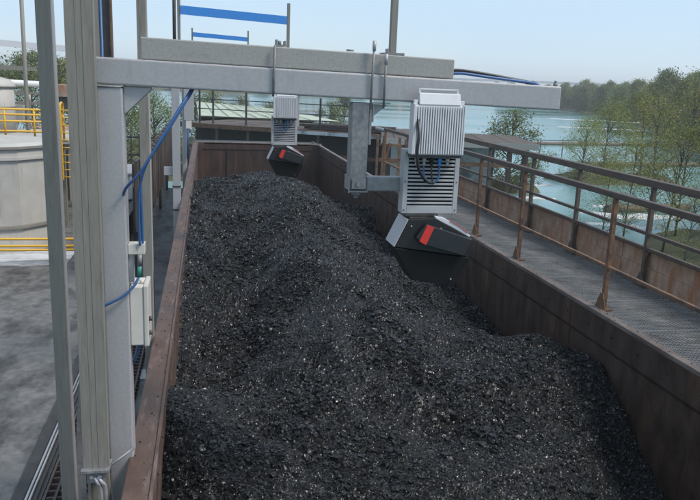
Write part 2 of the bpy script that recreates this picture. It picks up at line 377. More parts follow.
# stern bulkhead with rounded corners
g = MB()
prof = []
for k in range(7):
    t = R(90)*k/6; prof.append((XR-.35+.35*math.cos(t), Y1-.35+.35*math.sin(t)))
for k in range(7):
    t = R(90)+R(90)*k/6; prof.append((XL+.25+.25*math.cos(t), Y1-.25+.25*math.sin(t)))
vs = [(x, y, 0) for x, y in prof]+[(x, y, -2.3) for x, y in prof]; n = len(prof)
g.add(vs, [(i, i+1, i+1+n, i+n) for i in range(n-1)], True)
g.build('stern_bulkhead', 'hull', barge)
g = MB(); g.box(XL-.1, XR+.1, Y1, Y1+.16, -.05, .03); g.build('stern_flange', 'hull_edge', barge, .01)
g = MB(); g.box(XL, XR, Y1-.02, Y1-.008, -.22, -.17); g.build('stern_rib', 'hull', barge)
for x in (.72, 2.6):
    g = MB(); g.box(x-.02, x+.02, Y1-.03, Y1-.005, -2.2, -.22); g.build('stern_stiffener', 'hull', barge)
g = MB(); g.box(XR+.052, XR+.12, 16.951, 28.6, -3.2, -.06); g.build('hull_side', 'hull', barge)
g = MB(); g.box(-.46, 4.1, Y1+.16, 28.6, -.4, -.1); g.build('stern_deck', 'deck_dark', barge)
g = MB(); g.box(XR+.05, 5.16, Y0, 16.95, -3.2, -.09); g.build('side_tank', 'deck_dark', barge)
# grating walkway panels, shared mesh
g = MB()
for i in range(25): y = i*.04+.02; g.box(0, 1.04, y-.004, y+.004, -.028, 0)
for i in range(27): x = i*.04; g.box(x-.003, x+.003, .004, .996, -.022, -.003)
g.box(-.004, .004, 0.003, .997, -.03, .003); g.box(1.036, 1.044, .003, .997, -.03, .003); g.box(0, 1.04, .002, .010, -.03, .003); g.box(0, 1.04, .990, .998, -.03, .003)
p0 = None
bo = ORG[barge.name]
for i in range(18):
    loc = (XR+.078-bo.x, Y0+i-bo.y, -.012-bo.z)
    if p0 is None:
        p0 = g.build('walkway_grating', 'grate', None); p0.parent = barge; p0.location = loc
    else: share('walkway_grating', p0, barge, loc)
# outer bulwark plates
k = 0; y = Y0
while y < 16.6:
    ln = min(rng.choice((1.9, 2.1, 2.4)), 16.9-y); dx = rng.uniform(-.006, .006)
    g = MB(); g.box(5.10+dx, 5.13+dx, y+.004, y+ln-.004, -.1, .205); g.build('bulwark_plate', 'rust_wall', barge, .003)
    g = MB(); g.box(5.105+dx, 5.135+dx, y+.004, y+ln-.004, .213, .40); g.build('bulwark_plate', 'rust_wall', barge, .003)
    y += ln
g = MB(); g.box(5.085, 5.15, Y0, 16.9, .404, .425); g.build('bulwark_cap', 'rust', barge, .004)

# railings
def railing(name, label, X, ypos, top, lows, m, mtop, tsec, psec, grp):
    t = thing(name, label, 'railing', (X, 12, 0), grp)
    g = MB(); g.box(X-tsec/2, X+tsec/2, Y0, 16.75, top-tsec, top); g.build('top_rail', mtop, t, .008)
    for z in lows:
        g = MB(); g.box(X-psec*.42, X+psec*.42, Y0, 16.74, z-psec*.4, z+psec*.4); g.build('lower_rail', m, t, .006)
    for y in ypos:
        g = MB(); g.box(X-psec/2-.001, X+psec/2+.001, y-psec/2, y+psec/2, -.01, top-tsec); p = g.build('post', m, t, .004)
        g = MB()
        g.prism([(y-.10,.0),(y+.10,0),(y+.055,.10),(y+psec/2,.16),(y-psec/2,.16),(y-.055,.10)], X-.038, X-.030, 'x')
        g.box(X-.05, X+.05, y-.1, y+.1, -.008, .006)
        g.build('foot_gusset', m, p)
    return t
railing('railing', 'rust-brown railing with triangular foot plates along the inner edge of the grating walkway', 4.09,
        [2.3, 4.5, 6.72, 8.92, 10.5, 12.7, 14.7, 16.7], 1.225, [.44], 'rust', 'rust_dark', .062, .045, 'railings on the barge')
railing('railing', 'dark thick-topped railing with two lower bars along the outer rusty bulwark', 5.055,
        [2.1, 3.9, 5.75, 7.54, 9.27, 10.75, 12.6, 14.4, 16.7], 1.25, [.62, .445], 'rust_dark', 'rust_dark', .085, .05, 'railings on the barge')

# ------------------------------------------------------------------ coal
C = np.array([(-.31,2.2,-1.0),(-.31,3.4,-.95),(-.31,4.6,-.55),(-.31,5.2,-.06),(-.31,5.7,-.35),(-.31,7.2,-.78),(-.31,8.3,-.36),(-.31,10.5,-.15),(-.31,14,-.08),(-.31,17,-.3),(-.31,20,-.8),(-.31,23,-1.2),(-.31,26,-1.6),
 (3.97,2.2,-1.5),(3.97,4.2,-1.5),(3.97,5.16,-1.30),(3.97,5.8,-.98),(3.97,6.25,-.70),(3.97,6.6,-.48),(3.97,7.0,-.66),(3.97,7.6,-.85),(3.97,8.35,-1.06),(3.97,9.2,-1.1),(3.97,10.75,-1.0),(3.97,12.7,-1.15),(3.97,14.7,-1.24),(3.97,16.3,-1.25),(3.97,16.9,-.95),(3.97,17.4,-.7),(3.97,18.3,-.95),(3.97,21.5,-1.5),(3.97,26,-1.8),
 (3.05,6.5,-.52),(2.9,5.2,-.80),(3.0,8.3,-.62),(3.0,10.5,-.62),(3.0,13,-.72),(3.1,15.5,-.85),(3.2,17.5,-.78),(3.0,20,-.9),
 (1.0,2.4,-.95),(2.2,2.6,-.95),(.6,4.2,-.62),(1.6,4.2,-.60),(2.4,4.4,-.66),(.35,6.1,-.55),(1.2,6.3,-.16),(2.0,6.6,-.22),(1.4,5.3,-.50),(2.3,5.3,-.52),(.25,8.3,-.62),(1.2,9,-.02),(2.1,9,-.26),(.3,10.2,-.55),
 (.25,12,-.48),(1.3,12,.08),(2.1,12,-.22),(.25,15,-.42),(1.2,15,.06),(2.1,15,-.14),(.3,18.4,-.32),(1.0,18.4,-.15),(1.6,18.4,-.14),(2.4,18.4,-.38),(.3,21,-.8),(1.4,21,-.5),(2.4,21,-.8),(1.4,24,-1.2),(1.8,26,-1.5)])
YS = .55
def tps(cp):
    X = np.c_[cp[:, 0], cp[:, 1]*YS]; n = len(X)
    d = np.linalg.norm(X[:, None]-X[None], axis=2); K = np.where(d > 0, d**2*np.log(d+1e-9), 0)+np.eye(n)*.01
    Pm = np.c_[np.ones(n), X]; A = np.block([[K, Pm], [Pm.T, np.zeros((3, 3))]])
    return X, np.linalg.solve(A, np.r_[cp[:, 2], 0, 0, 0])
TX, TW = tps(C)
def base_h(x, y):
    q = np.c_[x.ravel(), y.ravel()*YS]; outv = np.zeros(len(q))
    for s in range(0, len(q), 40000):
        b = q[s:s+40000]; d = np.linalg.norm(b[:, None]-TX[None], axis=2)
        outv[s:s+40000] = (d**2*np.log(d+1e-9))@TW[:-3]+TW[-3]+b@TW[-2:]
    return outv.reshape(x.shape)
RN = np.random.RandomState(3)
def vnoise(x, y, seed):
    rs = np.random.RandomState(seed); T = rs.rand(256, 256)
    xi = np.floor(x).astype(int); yi = np.floor(y).astype(int); fx = x-xi; fy = y-yi
    fx = fx*fx*(3-2*fx); fy = fy*fy*(3-2*fy); a = lambda i, j: T[(xi+i) % 256, (yi+j) % 256]
    return (a(0,0)*(1-fx)+a(1,0)*fx)*(1-fy)+(a(0,1)*(1-fx)+a(1,1)*fx)*fy-.5
def coal_h(x, y):
    h = base_h(x, y)
    for k, (s, a) in enumerate(((.9, .20), (1.9, .16), (4.1, .10), (9, .05), (19, .026))):
        h = h+a*vnoise(x*s+31*k, y*s*.8+17*k, 11+k)
    rid = 1-np.abs(vnoise(x*1.3+y*.5+5, y*.9-x*.3, 77))*4
    return h+.05*np.clip(rid, 0, 1)
nx, ny = 300, 860
gx = np.linspace(XL, XR, nx); gy = 2.3*(Y1-.02)**0*np.exp(np.linspace(0, math.log((Y1-.02)/2.3), ny))
GX, GY = np.meshgrid(gx, gy)
GZ = coal_h(GX, GY)
jit = np.clip(.0035*np.sqrt(GY/5), 0, .012)
GZ += RN.randn(*GZ.shape)*jit*1.5
GX2 = GX.copy(); GX2[:, 1:-1] += RN.uniform(-.005, .005, GX2[:, 1:-1].shape)
GY2 = GY+RN.uniform(-.35, .35, GY.shape)*np.gradient(gy)[:, None]
V = np.stack([GX2, GY2, GZ], -1).reshape(-1, 3)
idx = np.arange(nx*ny).reshape(ny, nx)
Q = np.stack([idx[:-1, :-1], idx[:-1, 1:], idx[1:, 1:], idx[1:, :-1]], -1).reshape(-1, 4)
T = np.concatenate([Q[:, [0, 1, 2]], Q[:, [0, 2, 3]]])
TM = np.zeros(len(T), int)
# lumps
IV = np.array([(x, y, z) for z in (-1, 1) for y in (-1, 1) for x in (-1, 1)], float)*.72
IF = np.array([(0,2,3),(0,3,1),(4,5,7),(4,7,6),(0,1,5),(0,5,4),(1,3,7),(1,7,5),(3,2,6),(3,6,7),(2,0,4),(2,4,6)])
NL = 180000
uu = RN.rand(NL*2); ly = 1/(1/2.9-uu*(1/2.9-1/25.8)); lx = RN.uniform(XL+.02, XR-.02, NL*2)
cv = np.array([[r2.x, r2.y, r2.z], [u2.x, u2.y, u2.z], [f.x, f.y, f.z]])
lz = coal_h(lx, ly)
pc = (np.stack([lx, ly, lz-2.2], 1))@cv.T
keep = (np.abs(pc[:, 0]/pc[:, 2]) < .52) & (np.abs(pc[:, 1]/pc[:, 2]) < .38)
lx, ly, lz = lx[keep][:NL], ly[keep][:NL], lz[keep][:NL]; NL = len(lx)
patch = np.clip(.5+2.2*vnoise(lx*1.7+3, ly*1.1, 91)+1.2*vnoise(lx*5, ly*4, 92), .0, 1)
sz = np.exp(RN.randn(NL)*.62)*(.0020+.0042*patch)*np.sqrt(np.clip(ly, 3, 30)/5.0)**1.2
big = RN.rand(NL) < .02; sz[big] *= RN.uniform(1.6, 2.8, big.sum()); sz = np.clip(sz, .003, .034)
var = [IV*(1+RN.uniform(-.45, .3, IV.shape)) for _ in range(24)]
an = RN.uniform(.6, 1.35, (NL, 3)); an[:, 2] *= .7
ang = RN.rand(NL)*6.28; tl = RN.uniform(-.7, .7, NL)
ca, sa, ct, st = np.cos(ang), np.sin(ang), np.cos(tl), np.sin(tl)
vi = RN.randint(0, 24, NL); LV = np.array(var)[vi]*an[:, None, :]*sz[:, None, None]
x1 = LV[..., 0]; y1 = LV[..., 1]*ct[:, None]-LV[..., 2]*st[:, None]; z1 = LV[..., 1]*st[:, None]+LV[..., 2]*ct[:, None]
LVr = np.stack([x1*ca[:, None]-y1*sa[:, None]+lx[:, None], x1*sa[:, None]+y1*ca[:, None]+ly[:, None], z1+lz[:, None]+sz[:, None]*.25], -1)
LVr[..., 0] = np.clip(LVr[..., 0], XL+.003, XR-.003)
off = len(V)+np.arange(NL)*len(IV)
LT = (IF[None]+off[:, None, None]).reshape(-1, 3)
pale = (RN.rand(NL) < .003) & (sz > .0045) & (sz < .012)
V = np.concatenate([V, LVr.reshape(-1, 3)]); T = np.concatenate([T, LT]); TM = np.concatenate([TM, np.repeat(pale.astype(int), len(IF))])
me = bpy.data.meshes.new('coal_heap')
me.vertices.add(len(V)); me.vertices.foreach_set('co', V.ravel().astype(np.float32))
me.loops.add(len(T)*3); me.loops.foreach_set('vertex_index', T.ravel().astype(np.int32))
me.polygons.add(len(T)); me.polygons.foreach_set('loop_start', (np.arange(len(T))*3).astype(np.int32))
try: me.polygons.foreach_set('loop_total', np.full(len(T), 3, np.int32))
except Exception: pass
me.materials.append(M['coal']); me.materials.append(M['stone'])
me.polygons.foreach_set('material_index', TM.astype(np.int32))
me.polygons.foreach_set('use_smooth', np.zeros(len(T), bool))
me.update(calc_edges=True); me.validate()
co = bpy.data.objects.new('coal_heap', me); COL.objects.link(co)
co['kind'] = 'stuff'; tag(co, 'black lump coal heaped in the barge hold', 'coal')

# ------------------------------------------------------------------ spilled coal on the walkway and rims
cr = random.Random(5); g = MB()
for k in range(1500):
    if k < 900: x, y, z = cr.uniform(4.06, 5.07), 16.5*cr.random()**.8, -.006
    elif k < 1200: x, y, z = -.455+.14*cr.random()**.5, cr.uniform(2, 18), .002
    else: x, y, z = cr.uniform(XR-.02, XR+.065), cr.uniform(3, 20), .006
    if k < 900 and cr.random() < .45: x = 5.075-.12*cr.random()**2
    q = .003+.007*cr.random()**3; a_ = cr.random()*6.28; c_, s_ = math.cos(a_)*q, math.sin(a_)*q
    g.add([(x+c_, y+s_, z), (x-s_*.8, y+c_*.8, z), (x-c_*.9, y-s_*.9, z), (x+s_, y-c_, z), (x+q*cr.uniform(-.4, .4), y+q*cr.uniform(-.4, .4), z+q*.9)], [(0,1,4),(1,2,4),(2,3,4),(3,0,4),(3,2,1,0)])
o = g.build('spilled_coal', 'coal'); o['kind'] = 'stuff'; tag(o, 'crumbs of coal spilled on the grating walkway and hold rims', 'coal')

# ------------------------------------------------------------------ gantries
def gantry(name, label, y, x0=-.57, w=.137, bar=0.0, tube=True):
    t = thing(name, label, 'gantry', (x0+w/2, y+.07, QZ), 'scanner gantries over the barge')
    d = .14
    g = MB(); g.prism([(x0,2.148),(2.06,2.090),(2.06,2.228),(x0,2.287)], y, y+d); bmn = g.build('beam', 'galv', t, .010, seg=3)
    g = MB(); g.box(x0+.002, x0+w, y+.002, y+d-.002, QZ, 2.136); c = g.build('column', 'galv', t, .010, seg=3)
    g = MB(); g.box(x0-.002, x0+w+.004, y-.002, y+d, 2.137, 2.1455); g.build('cap_plate', 'galv_rough', t, .002)
    g = MB(); g.prism([(x0+w,2.141),(x0+w+.145,2.139),(x0+w+.145,2.128),(x0+w+.012,2.0),(x0+w,2.0)], y+.03, y+d-.02); g.build('gusset', 'galv', t, .003)
    g = MB(); g.tube([(x0+.006, y-.001, 2.1365), (x0+w*.3, y-.002, 2.1375), (x0+w*.7, y-.001, 2.136), (x0+w-.006, y-.002, 2.137)], .0028, 6); g.build('weld_bead', 'galv_dark', t)
    g = MB(); g.tube([(x0+w+.001, y+.029, 2.13), (x0+w+.002, y+.028, 2.06), (x0+w+.001, y+.029, 2.004)], .003, 6); g.build('weld_bead', 'galv_dark', t)
    g = MB(); g.box(x0-.10, x0+w+.05, y-.1, y+d+.1, QZ, QZ+.02); g.build('base_plate', 'galv', t)
    if tube:
        g = MB(); g.prism([(-.338,2.283),(1.392,2.247),(1.392,2.355),(-.338,2.397)], y+.012, y+.125); g.build('upper_tube', 'galv_rough', t, .006, seg=2)
    for i, (ux, uz) in enumerate(((-.326, 2.39), (1.035, 2.368))):
        g = MB(); g.box(ux-.019, ux+.019, y+.04, y+.078, uz, 3.16+bar); up = g.build('upright', 'galv_post', t, .004)
        if i == 1:
            g = MB(); g.box(ux-.06, ux+.06, y+.015, y+.12, uz-.006, uz+.008); g.build('base_flange', 'galv_dark', up)
            g = MB(); g.box(ux-.035, ux-.022, y+.035, y+.083, uz+.008, uz+.03); g.build('angle_cleat', 'galv_dark', up)
    g = MB(); g.prism([(-.305,3.06+bar),(1.014,3.0+bar),(1.014,2.90+bar),(-.305,2.955+bar)], y+.03, y+.05); g.build('crossbar', 'blue_beam', t)
    return t
G1 = gantry('scanner_gantry', 'pale galvanised steel gantry frame reaching over the barge, nearest the viewer', 4.1)
t = G1
# hanger rods, brackets, lug of the near gantry
for (xa, za, xb, zb) in ((.914, 2.43, .906, 2.06), (.985, 2.362, .982, 2.07)):
    g = MB(); g.tube([(xa, 4.088, za), (xb, 4.088, zb)], .0065, 8); rd = g.build('clamp_rod', 'galv_dark', t)
    g = MB(); g.tube([(xa, 4.088, za-.05), (xa, 4.088, za+.004)], .0105, 8); g.build('rod_nut', 'galv', rd)
g = MB(); g.tube([(.366, 4.092, 2.385), (.36, 4.092, 2.115)], .0065, 8); g.build('clamp_rod', 'galv_dark', t)
g = MB(); g.box(.375, .43, 4.12, 4.2, 2.384, 2.392); g.box(.375, .383, 4.12, 4.2, 2.392, 2.418); g.box(.420, .428, 4.12, 4.2, 2.392, 2.412); g.tube([(.395,4.14,2.392),(.395,4.14,2.412)],.01,6); g.build('u_bracket', 'galv_dark', t)
g = MB(); g.tube([(.79,4.15,2.375),(.79,4.15,2.384)],.022,8); g.build('bolt_head','galv_dark',t)
g = MB(); g.tube([(2.045, 4.16, 2.228), (2.045, 4.16, 2.248)], .014, 8); g.tube([(2.045, 4.16, 2.248), (2.045, 4.16, 2.262)], .008, 8); g.build('end_bolt', 'galv_dark', t)
# hanger post + arm + clamps
g = MB(); g.box(.806, .908, 4.115, 4.215, 1.60, 2.098); hp = g.build('hanger_post', 'galv_dark', t, .008)
g = MB(); g.box(.80, .916, 4.108, 4.222, 1.588, 1.598); g.build('end_cap', 'galv_dark', hp)
g = MB(); g.tube([(.86, 4.165, 1.588), (.86, 4.165, 1.565)], .028, 10); g.tube([(.86, 4.165, 1.565), (.86, 4.165, 1.545)], .014, 6); g.build('bottom_nut', 'galv_dark', hp)
g = MB(); g.box(.800, .807, 4.1, 4.23, 1.585, 1.68); g.build('clamp_plate', 'galv_dark', hp)
g = MB(); g.box(.82, .90, 4.100, 4.114, 1.61, 1.665); g.tube([(.855, 4.10, 1.638), (.855, 4.086, 1.638)], .014, 6); g.build('clamp_bolt', 'galv_dark', hp)
g = MB(); g.box(.909, .925, 4.12, 4.215, 1.86, 2.095); g.build('side_flange', 'galv_dark', t, .003)
g = MB(); g.box(.93, .938, 4.13, 4.2, 1.99, 2.09); g.prism([(.938,2.09),(1.02,2.088),(.938,2.02)], 4.155, 4.163); g.box(.926, 1.03, 4.12, 4.2, 2.093, 2.099); g.build('angle_bracket', 'galv', t)
g = MB(); g.box(.75, .80, 4.12, 4.2, 2.093, 2.103); g.tube([(.775,4.13,2.1),(.775,4.13,2.08)],.01,6); g.build('clamp_plate', 'galv_dark', t)
g = MB(); g.box(.909, 1.13, 4.125, 4.205, 1.592, 1.676); g.build('arm', 'galv_dark', t, .008)

g2x = -.42
G2 = gantry('scanner_gantry', 'middle gantry frame, mostly hidden behind the nearest beam, its blue crossbar above', 9.65, x0=-.81, w=.11)
g = MB(); g.box(1.10, 1.20, 9.70, 9.80, 1.62, 2.10); g.build('hanger_post', 'galv', G2, .006)
t = thing('steel_column', 'pale galvanised column with two dark straps beside the barge, behind the blue cables', 'post', (-.54, 13.6, QZ), 'steel posts beside the gantry')
g = MB(); g.box(-.605, -.468, 13.6, 13.74, QZ, 2.25); g.build('shaft', 'galv', t, .006)
for z in (.25, -.18):
    g = MB(); g.box(-.612, -.462, 13.59, 13.75, z-.014, z+.014); g.build('strap', 'dark_steel', t)
g = MB(); g.box(-.76, -.606, 13.64, 13.72, .45, .60); g.build('side_cleat', 'galv', t, .003)
g = MB(); g.tube([(-.54, 13.67, 2.25), (-.535, 13.67, 4.2)], .03, 8); g.build('mast', 'dark_steel', t)
G3 = gantry('scanner_gantry', 'farthest gantry frame, seen as a small blue crossbar above the beams', 19.0, x0=-.6, w=.12, tube=False, bar=.22)
g = MB(); g.box(-.545, -.30, 18.93, 18.995, 1.15, 2.08); cb = g.build('cable_cabinet', 'galv', G3, .006)
g = MB(); g.box(-.50, -.36, 18.915, 18.929, .95, 1.14); g.build('cable_entry', 'box_white', cb, .003)
g = MB(); g.tube([(-.45, 18.95, 1.14), (-.46, 18.95, .2)], .025, 8); g.build('cable_drop', 'blue', cb)

# ------------------------------------------------------------------ level scanner units
def scanner(label, loc):
    t = thing('level_scanner', label, 'scanner', loc, 'level scanners hung from the gantries')
    fy = 4.06
    # vent housing: frame + back + slats
    g = MB()
    x0, x1, z0, z1 = 1.112, 1.447, 1.475, 1.845
    g.box(x0, x0+.028, fy, fy+.09, z0, z1); g.box(x1-.028, x1, fy, fy+.09, z0, z1)
    g.box(x0+.028, x1-.028, fy, fy+.09, z0, z0+.045); g.box(x0+.028, x1-.028, fy, fy+.09, z1-.03, z1)
    hs = g.build('vent_housing', 'grey_panel', t, .002)
    g = MB(); g.box(x0+.028, x1-.028, fy+.03, fy+.085, z0+.045, z1-.03); g.build('vent_interior', 'black_matt', hs)
    for i in range(13):
        z = z0+.055+i*.0222
        g = MB(); g.box(x0+.0285, x1-.0285, fy+.002, fy+.014, z, z+.0115); g.build('slat', 'grey_panel', hs, .001, seg=1)
    g = MB()
    for sx in (x0+.012, x1-.012):
        for sz_ in (z0+.02, z1-.02, (z0+z1)/2): g.tube([(sx, fy-.003, sz_), (sx, fy+.002, sz_)], .004, 6)
    g.build('screws', 'dark_steel', hs)
    # finned enclosure
    ey = 3.965
    g = MB(); g.box(1.13, 1.425, ey+.02, ey+.085, 1.822, 2.10); en = g.build('enclosure', 'white_paint', t, .004)
    for i in range(20):
        x = 1.141+i*.0143
        g = MB(); g.box(x-.0042, x+.0042, ey, ey+.021, 1.83, 2.092); g.build('cooling_fin', 'white_paint', en, .0015, seg=1)
    for xr in (1.126, 1.419):
        g = MB(); g.box(xr, xr+.01, ey-.002, ey+.08, 1.826, 2.105); g.build('edge_rib', 'white_paint', en, .002)
    g = MB(); g.box(1.128, 1.427, ey+.03, ey+.083, 1.806, 1.821); g.build('base_gasket', 'dark_steel', en)
    g = MB(); g.prism([(ey+.015,2.101),(ey+.084,2.101),(ey+.084,2.165),(ey+.035,2.165)], 1.162, 1.402, 'x'); g.build('cap', 'white_paint', en, .004)
    g = MB()
    for sx in (1.168, 1.39): g.box(sx-.006, sx+.006, ey+.05, ey+.064, 2.165, 2.187)
    g.box(1.166, 1.392, ey+.05, ey+.064, 2.180, 2.189); g.build('handle', 'white_paint', en, .002)
    g = MB()
    for sx, sz_ in ((1.145, 2.112), (1.415, 2.112)): g.box(sx-.012, sx+.012, ey+.03, ey+.06, sz_-.012, sz_+.014)
    g.build('mounting_lug', 'white_paint', en, .002)
    for i, x in enumerate((1.178, 1.222, 1.268, 1.315, 1.362)):
        g = MB(); g.tube([(x, ey+.07, 1.806), (x, ey+.07, 1.778)], .013, 8); g.tube([(x, ey+.07, 1.778), (x, ey+.07, 1.758)], .009, 8)
        g.build('connector', ('galv', 'galv', 'cable_black', 'blue_beam', 'galv')[i], en)
    g = MB(); g.tube(bez([(1.222,ey+.07,1.76),(1.225,ey+.06,1.70),(1.262,ey+.05,1.66),(1.305,ey+.05,1.685),(1.315,ey+.07,1.76)]), .0055, 8); g.build('patch_cable', 'blue', en)
    g = MB(); g.tube(bez([(1.268,ey+.07,1.76),(1.266,ey+.055,1.71),(1.275,ey+.05,1.665)]), .0055, 8); g.build('patch_cable', 'cable_black', en)
    # scanner head
    g = MB(); g.box(1.135, 1.335, 4.06, 4.2, 1.455, 1.474); g.box(1.16, 1.31, 4.05, 4.19, 1.43, 1.455); nk = g.build('neck', 'dark_steel', t, .003)
    body = [(1.146,1.446),(1.304,1.456),(1.540,1.334),(1.526,1.222),(1.070,1.285)]
    g = MB(); g.prism(body, 4.01, 4.205); bd = g.build('head_body', 'black', t, .004)
    # left side plate, light grey, slightly proud of the left face
    d = Vector((1.146-1.070, 0, 1.446-1.285)).normalized(); nrm = Vector((-d.z, 0, d.x))
    a = Vector((1.146, 0, 1.446))+nrm*.004; b = Vector((1.070, 0, 1.285))+nrm*.004
    g = MB()
    q = [a, b, b+nrm*.006, a+nrm*.006]
    g.prism([(p.x, p.z) for p in q], 4.006, 4.21); g.build('side_plate', 'grey_panel', bd, .001)
    # lower hood: truncated pyramid
    A = [(1.066,4.004,1.281),(1.529,4.004,1.217),(1.529,4.212,1.217),(1.066,4.212,1.281)]
    Bq = [(1.179,4.012,1.085),(1.447,4.012,1.043),(1.447,4.18,1.043),(1.179,4.18,1.085)]
    g = MB(); g.add(A+Bq, [(0,1,2,3),(7,6,5,4),(0,4,5,1),(1,5,6,2),(2,6,7,3),(3,7,4,0)]); g.build('hood', 'black_matt', t, .003)
    # red striped plate
    pl = [(1.240,1.428),(1.182,1.348),(1.222,1.307),(1.485,1.235),(1.532,1.334)]
    g = MB(); g.prism(pl, 3.972, 4.006); ps = g.build('front_plate', 'charcoal', bd, .005)
    g = MB(); g.prism([(1.246,1.424),(1.288,1.407),(1.244,1.305),(1.203,1.327)], 3.9695, 3.972); g.build('red_label', 'red', ps)
    # curved pale top fairing with a red line
    g = MB()
    pr = [(1.31,1.462),(1.36,1.452),(1.42,1.425),(1.48,1.39),(1.535,1.345),(1.525,1.337),(1.47,1.370),(1.41,1.402),(1.35,1.430),(1.31,1.450)]
    g.prism(pr, 4.03, 4.19); tf = g.build('top_fairing', 'white_paint', bd, .002)
    g = MB(); g.prism([(1.40,1.4375),(1.46,1.4055),(1.515,1.3665),(1.5135,1.3635),(1.46,1.402),(1.40,1.434)], 4.026, 4.10); g.build('red_stripe', 'red', tf)
    g = MB(); g.tube([(1.34,4.008,1.395),(1.34,3.998,1.395)], .006, 8); g.tube([(1.42,4.009,1.09),(1.42,4.0,1.09)], .005, 6); g.tube([(1.16,4.008,1.41),(1.16,3.998,1.41)], .005, 6); g.build('screw', 'galv', bd)
    return t
SBASE = (1.3, 4.1, 1.043)
U1 = scanner('large finned level scanner with red-striped black head, hung from the nearest gantry', SBASE)
U2 = copy_tree(U1); U2['label'] = 'smaller-looking level scanner hung farther back, over the far end of the coal'
U2.location = (1.3-.275, 9.70, 1.043-.095)
g = MB(); g.box(1.29, 1.36, 4.1, 4.25, 1.6, 2.02)

# black supply cable of the near scanner
g = MB(); g.tube(bez([(1.165,4.15,2.10),(1.158,4.02,2.06),(1.150,3.925,1.95),(1.142,3.91,1.84),(1.160,3.92,1.75),(1.215,3.95,1.68),(1.268,3.98,1.665)]), .009, 8)
tag(g.build('supply_cable', 'cable_black', None, 0, (1.2, 3.95, 1.7)), 'black cable curving down the left side of the finned scanner box', 'cable')
# cables lying along the beam
for i, (z, dy, m_, lab) in enumerate(((.030, .02, 'cable_black', 'uppermost black cable leaving the end of the upper tube along the beam'), (.012, -.02, 'blue', 'blue cable lying on the beam behind the scanner box'), (.018, .055, 'cable_black', 'lower black cable lying on the beam beside the blue one'))):
    g = MB(); g.tube(bez([(1.36,4.16+dy,2.262+z),(1.45,4.16+dy,2.268+z),(1.60,4.16+dy,2.255+z),(1.76,4.17+dy,2.247+z*.6),(1.90,4.18+dy,2.240+z*.2),(1.98,4.22+dy*.3,2.22)]), .0085, 8)
    tag(g.build('cable', m_, None, 0, (1.6, 4.16, 2.26)), lab, 'cable', 'cables on the beam')

# ------------------------------------------------------------------ column furniture
t = thing('junction_box', 'off-white junction box with two dark latches on the gantry column', 'junction box', (-.39, 4.25, .68))
g = MB(); g.box(-.432, -.358, 4.13, 4.34, .685, 1.035); g.build('body', 'box_white', t, .006)
g = MB(); g.box(-.357, -.330, 4.124, 4.346, .679, 1.041); ld = g.build('lid', 'box_white', t, .006)
for z in (.84, .755):
    g = MB(); g.tube([(-.330, 4.15, z), (-.312, 4.15, z)], .014, 8); g.build('latch', 'dark_steel', ld)
for x in (-.405, -.37):
    g = MB(); g.tube([(x, 4.2, 1.035), (x, 4.2, 1.06)], .012, 8); g.build('cable_gland', 'box_white', t)
t = thing('cable_clamp', 'pale cable clamp block on the gantry column above the junction box', 'cable clamp', (-.4, 4.2, 1.05))
g = MB(); g.box(-.432, -.385, 4.12, 4.2, 1.225, 1.283); g.build('block', 'box_white', t, .003)
g = MB(); g.box(-.384, -.342, 4.12, 4.2, 1.225, 1.285); g.build('block', 'box_white', t, .003)
g = MB(); g.box(-.432, -.405, 4.14, 4.2, 1.06, 1.224); g.build('back_plate', 'galv', t, .002)
g = MB(); g.tube([(-.368, 4.115, 1.225), (-.371, 4.115, 1.16)], .013, 8); g.build('plug', 'galv_dark', t)
g = MB(); g.tube([(-.371, 4.115, 1.16), (-.377, 4.115, 1.10)], .0125, 8); g.build('green_sleeve', 'green', t)
def cable(pts, rad, m_, lab, loc, grp='blue cables by the column'):
    g = MB(); g.tube(bez(pts, 12), rad, 8); return tag(g.build('cable', m_, None, 0, loc), lab, 'cable', grp)
cable([(-.06,4.3,2.2),(-.083,4.16,2.13),(-.15,4.08,2.02),(-.245,4.03,1.86),(-.345,4.02,1.70),(-.43,4.06,1.60),(-.46,4.2,1.5)], .0075, 'blue', 'blue cable arcing from the beam to behind the gantry column', (-.2, 4.1, 1.8))
cable([(-.05,4.3,2.2),(-.073,4.17,2.13),(-.14,4.1,2.02),(-.225,4.06,1.88),(-.315,4.06,1.74),(-.357,4.08,1.60),(-.366,4.1,1.45),(-.366,4.112,1.28)], .0075, 'blue', 'blue cable sweeping from the beam down into the clamp block', (-.2, 4.1, 1.9))
cable([(-.355,4.14,1.62),(-.352,4.13,1.45),(-.352,4.13,1.28)], .0065, 'blue', 'short blue cable running straight down beside the clamp block', (-.35, 4.13, 1.4))
cable([(-.377,4.115,1.10),(-.40,4.09,1.055),(-.46,4.07,1.0),(-.55,4.06,.955),(-.62,4.08,.93)], .0075, 'blue', 'blue cable crossing the column face below the clamp block', (-.45, 4.1, 1.0))
cable([(-.385,4.2,.69),(-.40,4.2,.62),(-.43,4.22,.55),(-.47,4.3,.5)], .0075, 'blue', 'blue cable emerging below the junction box', (-.4, 4.2, .6))

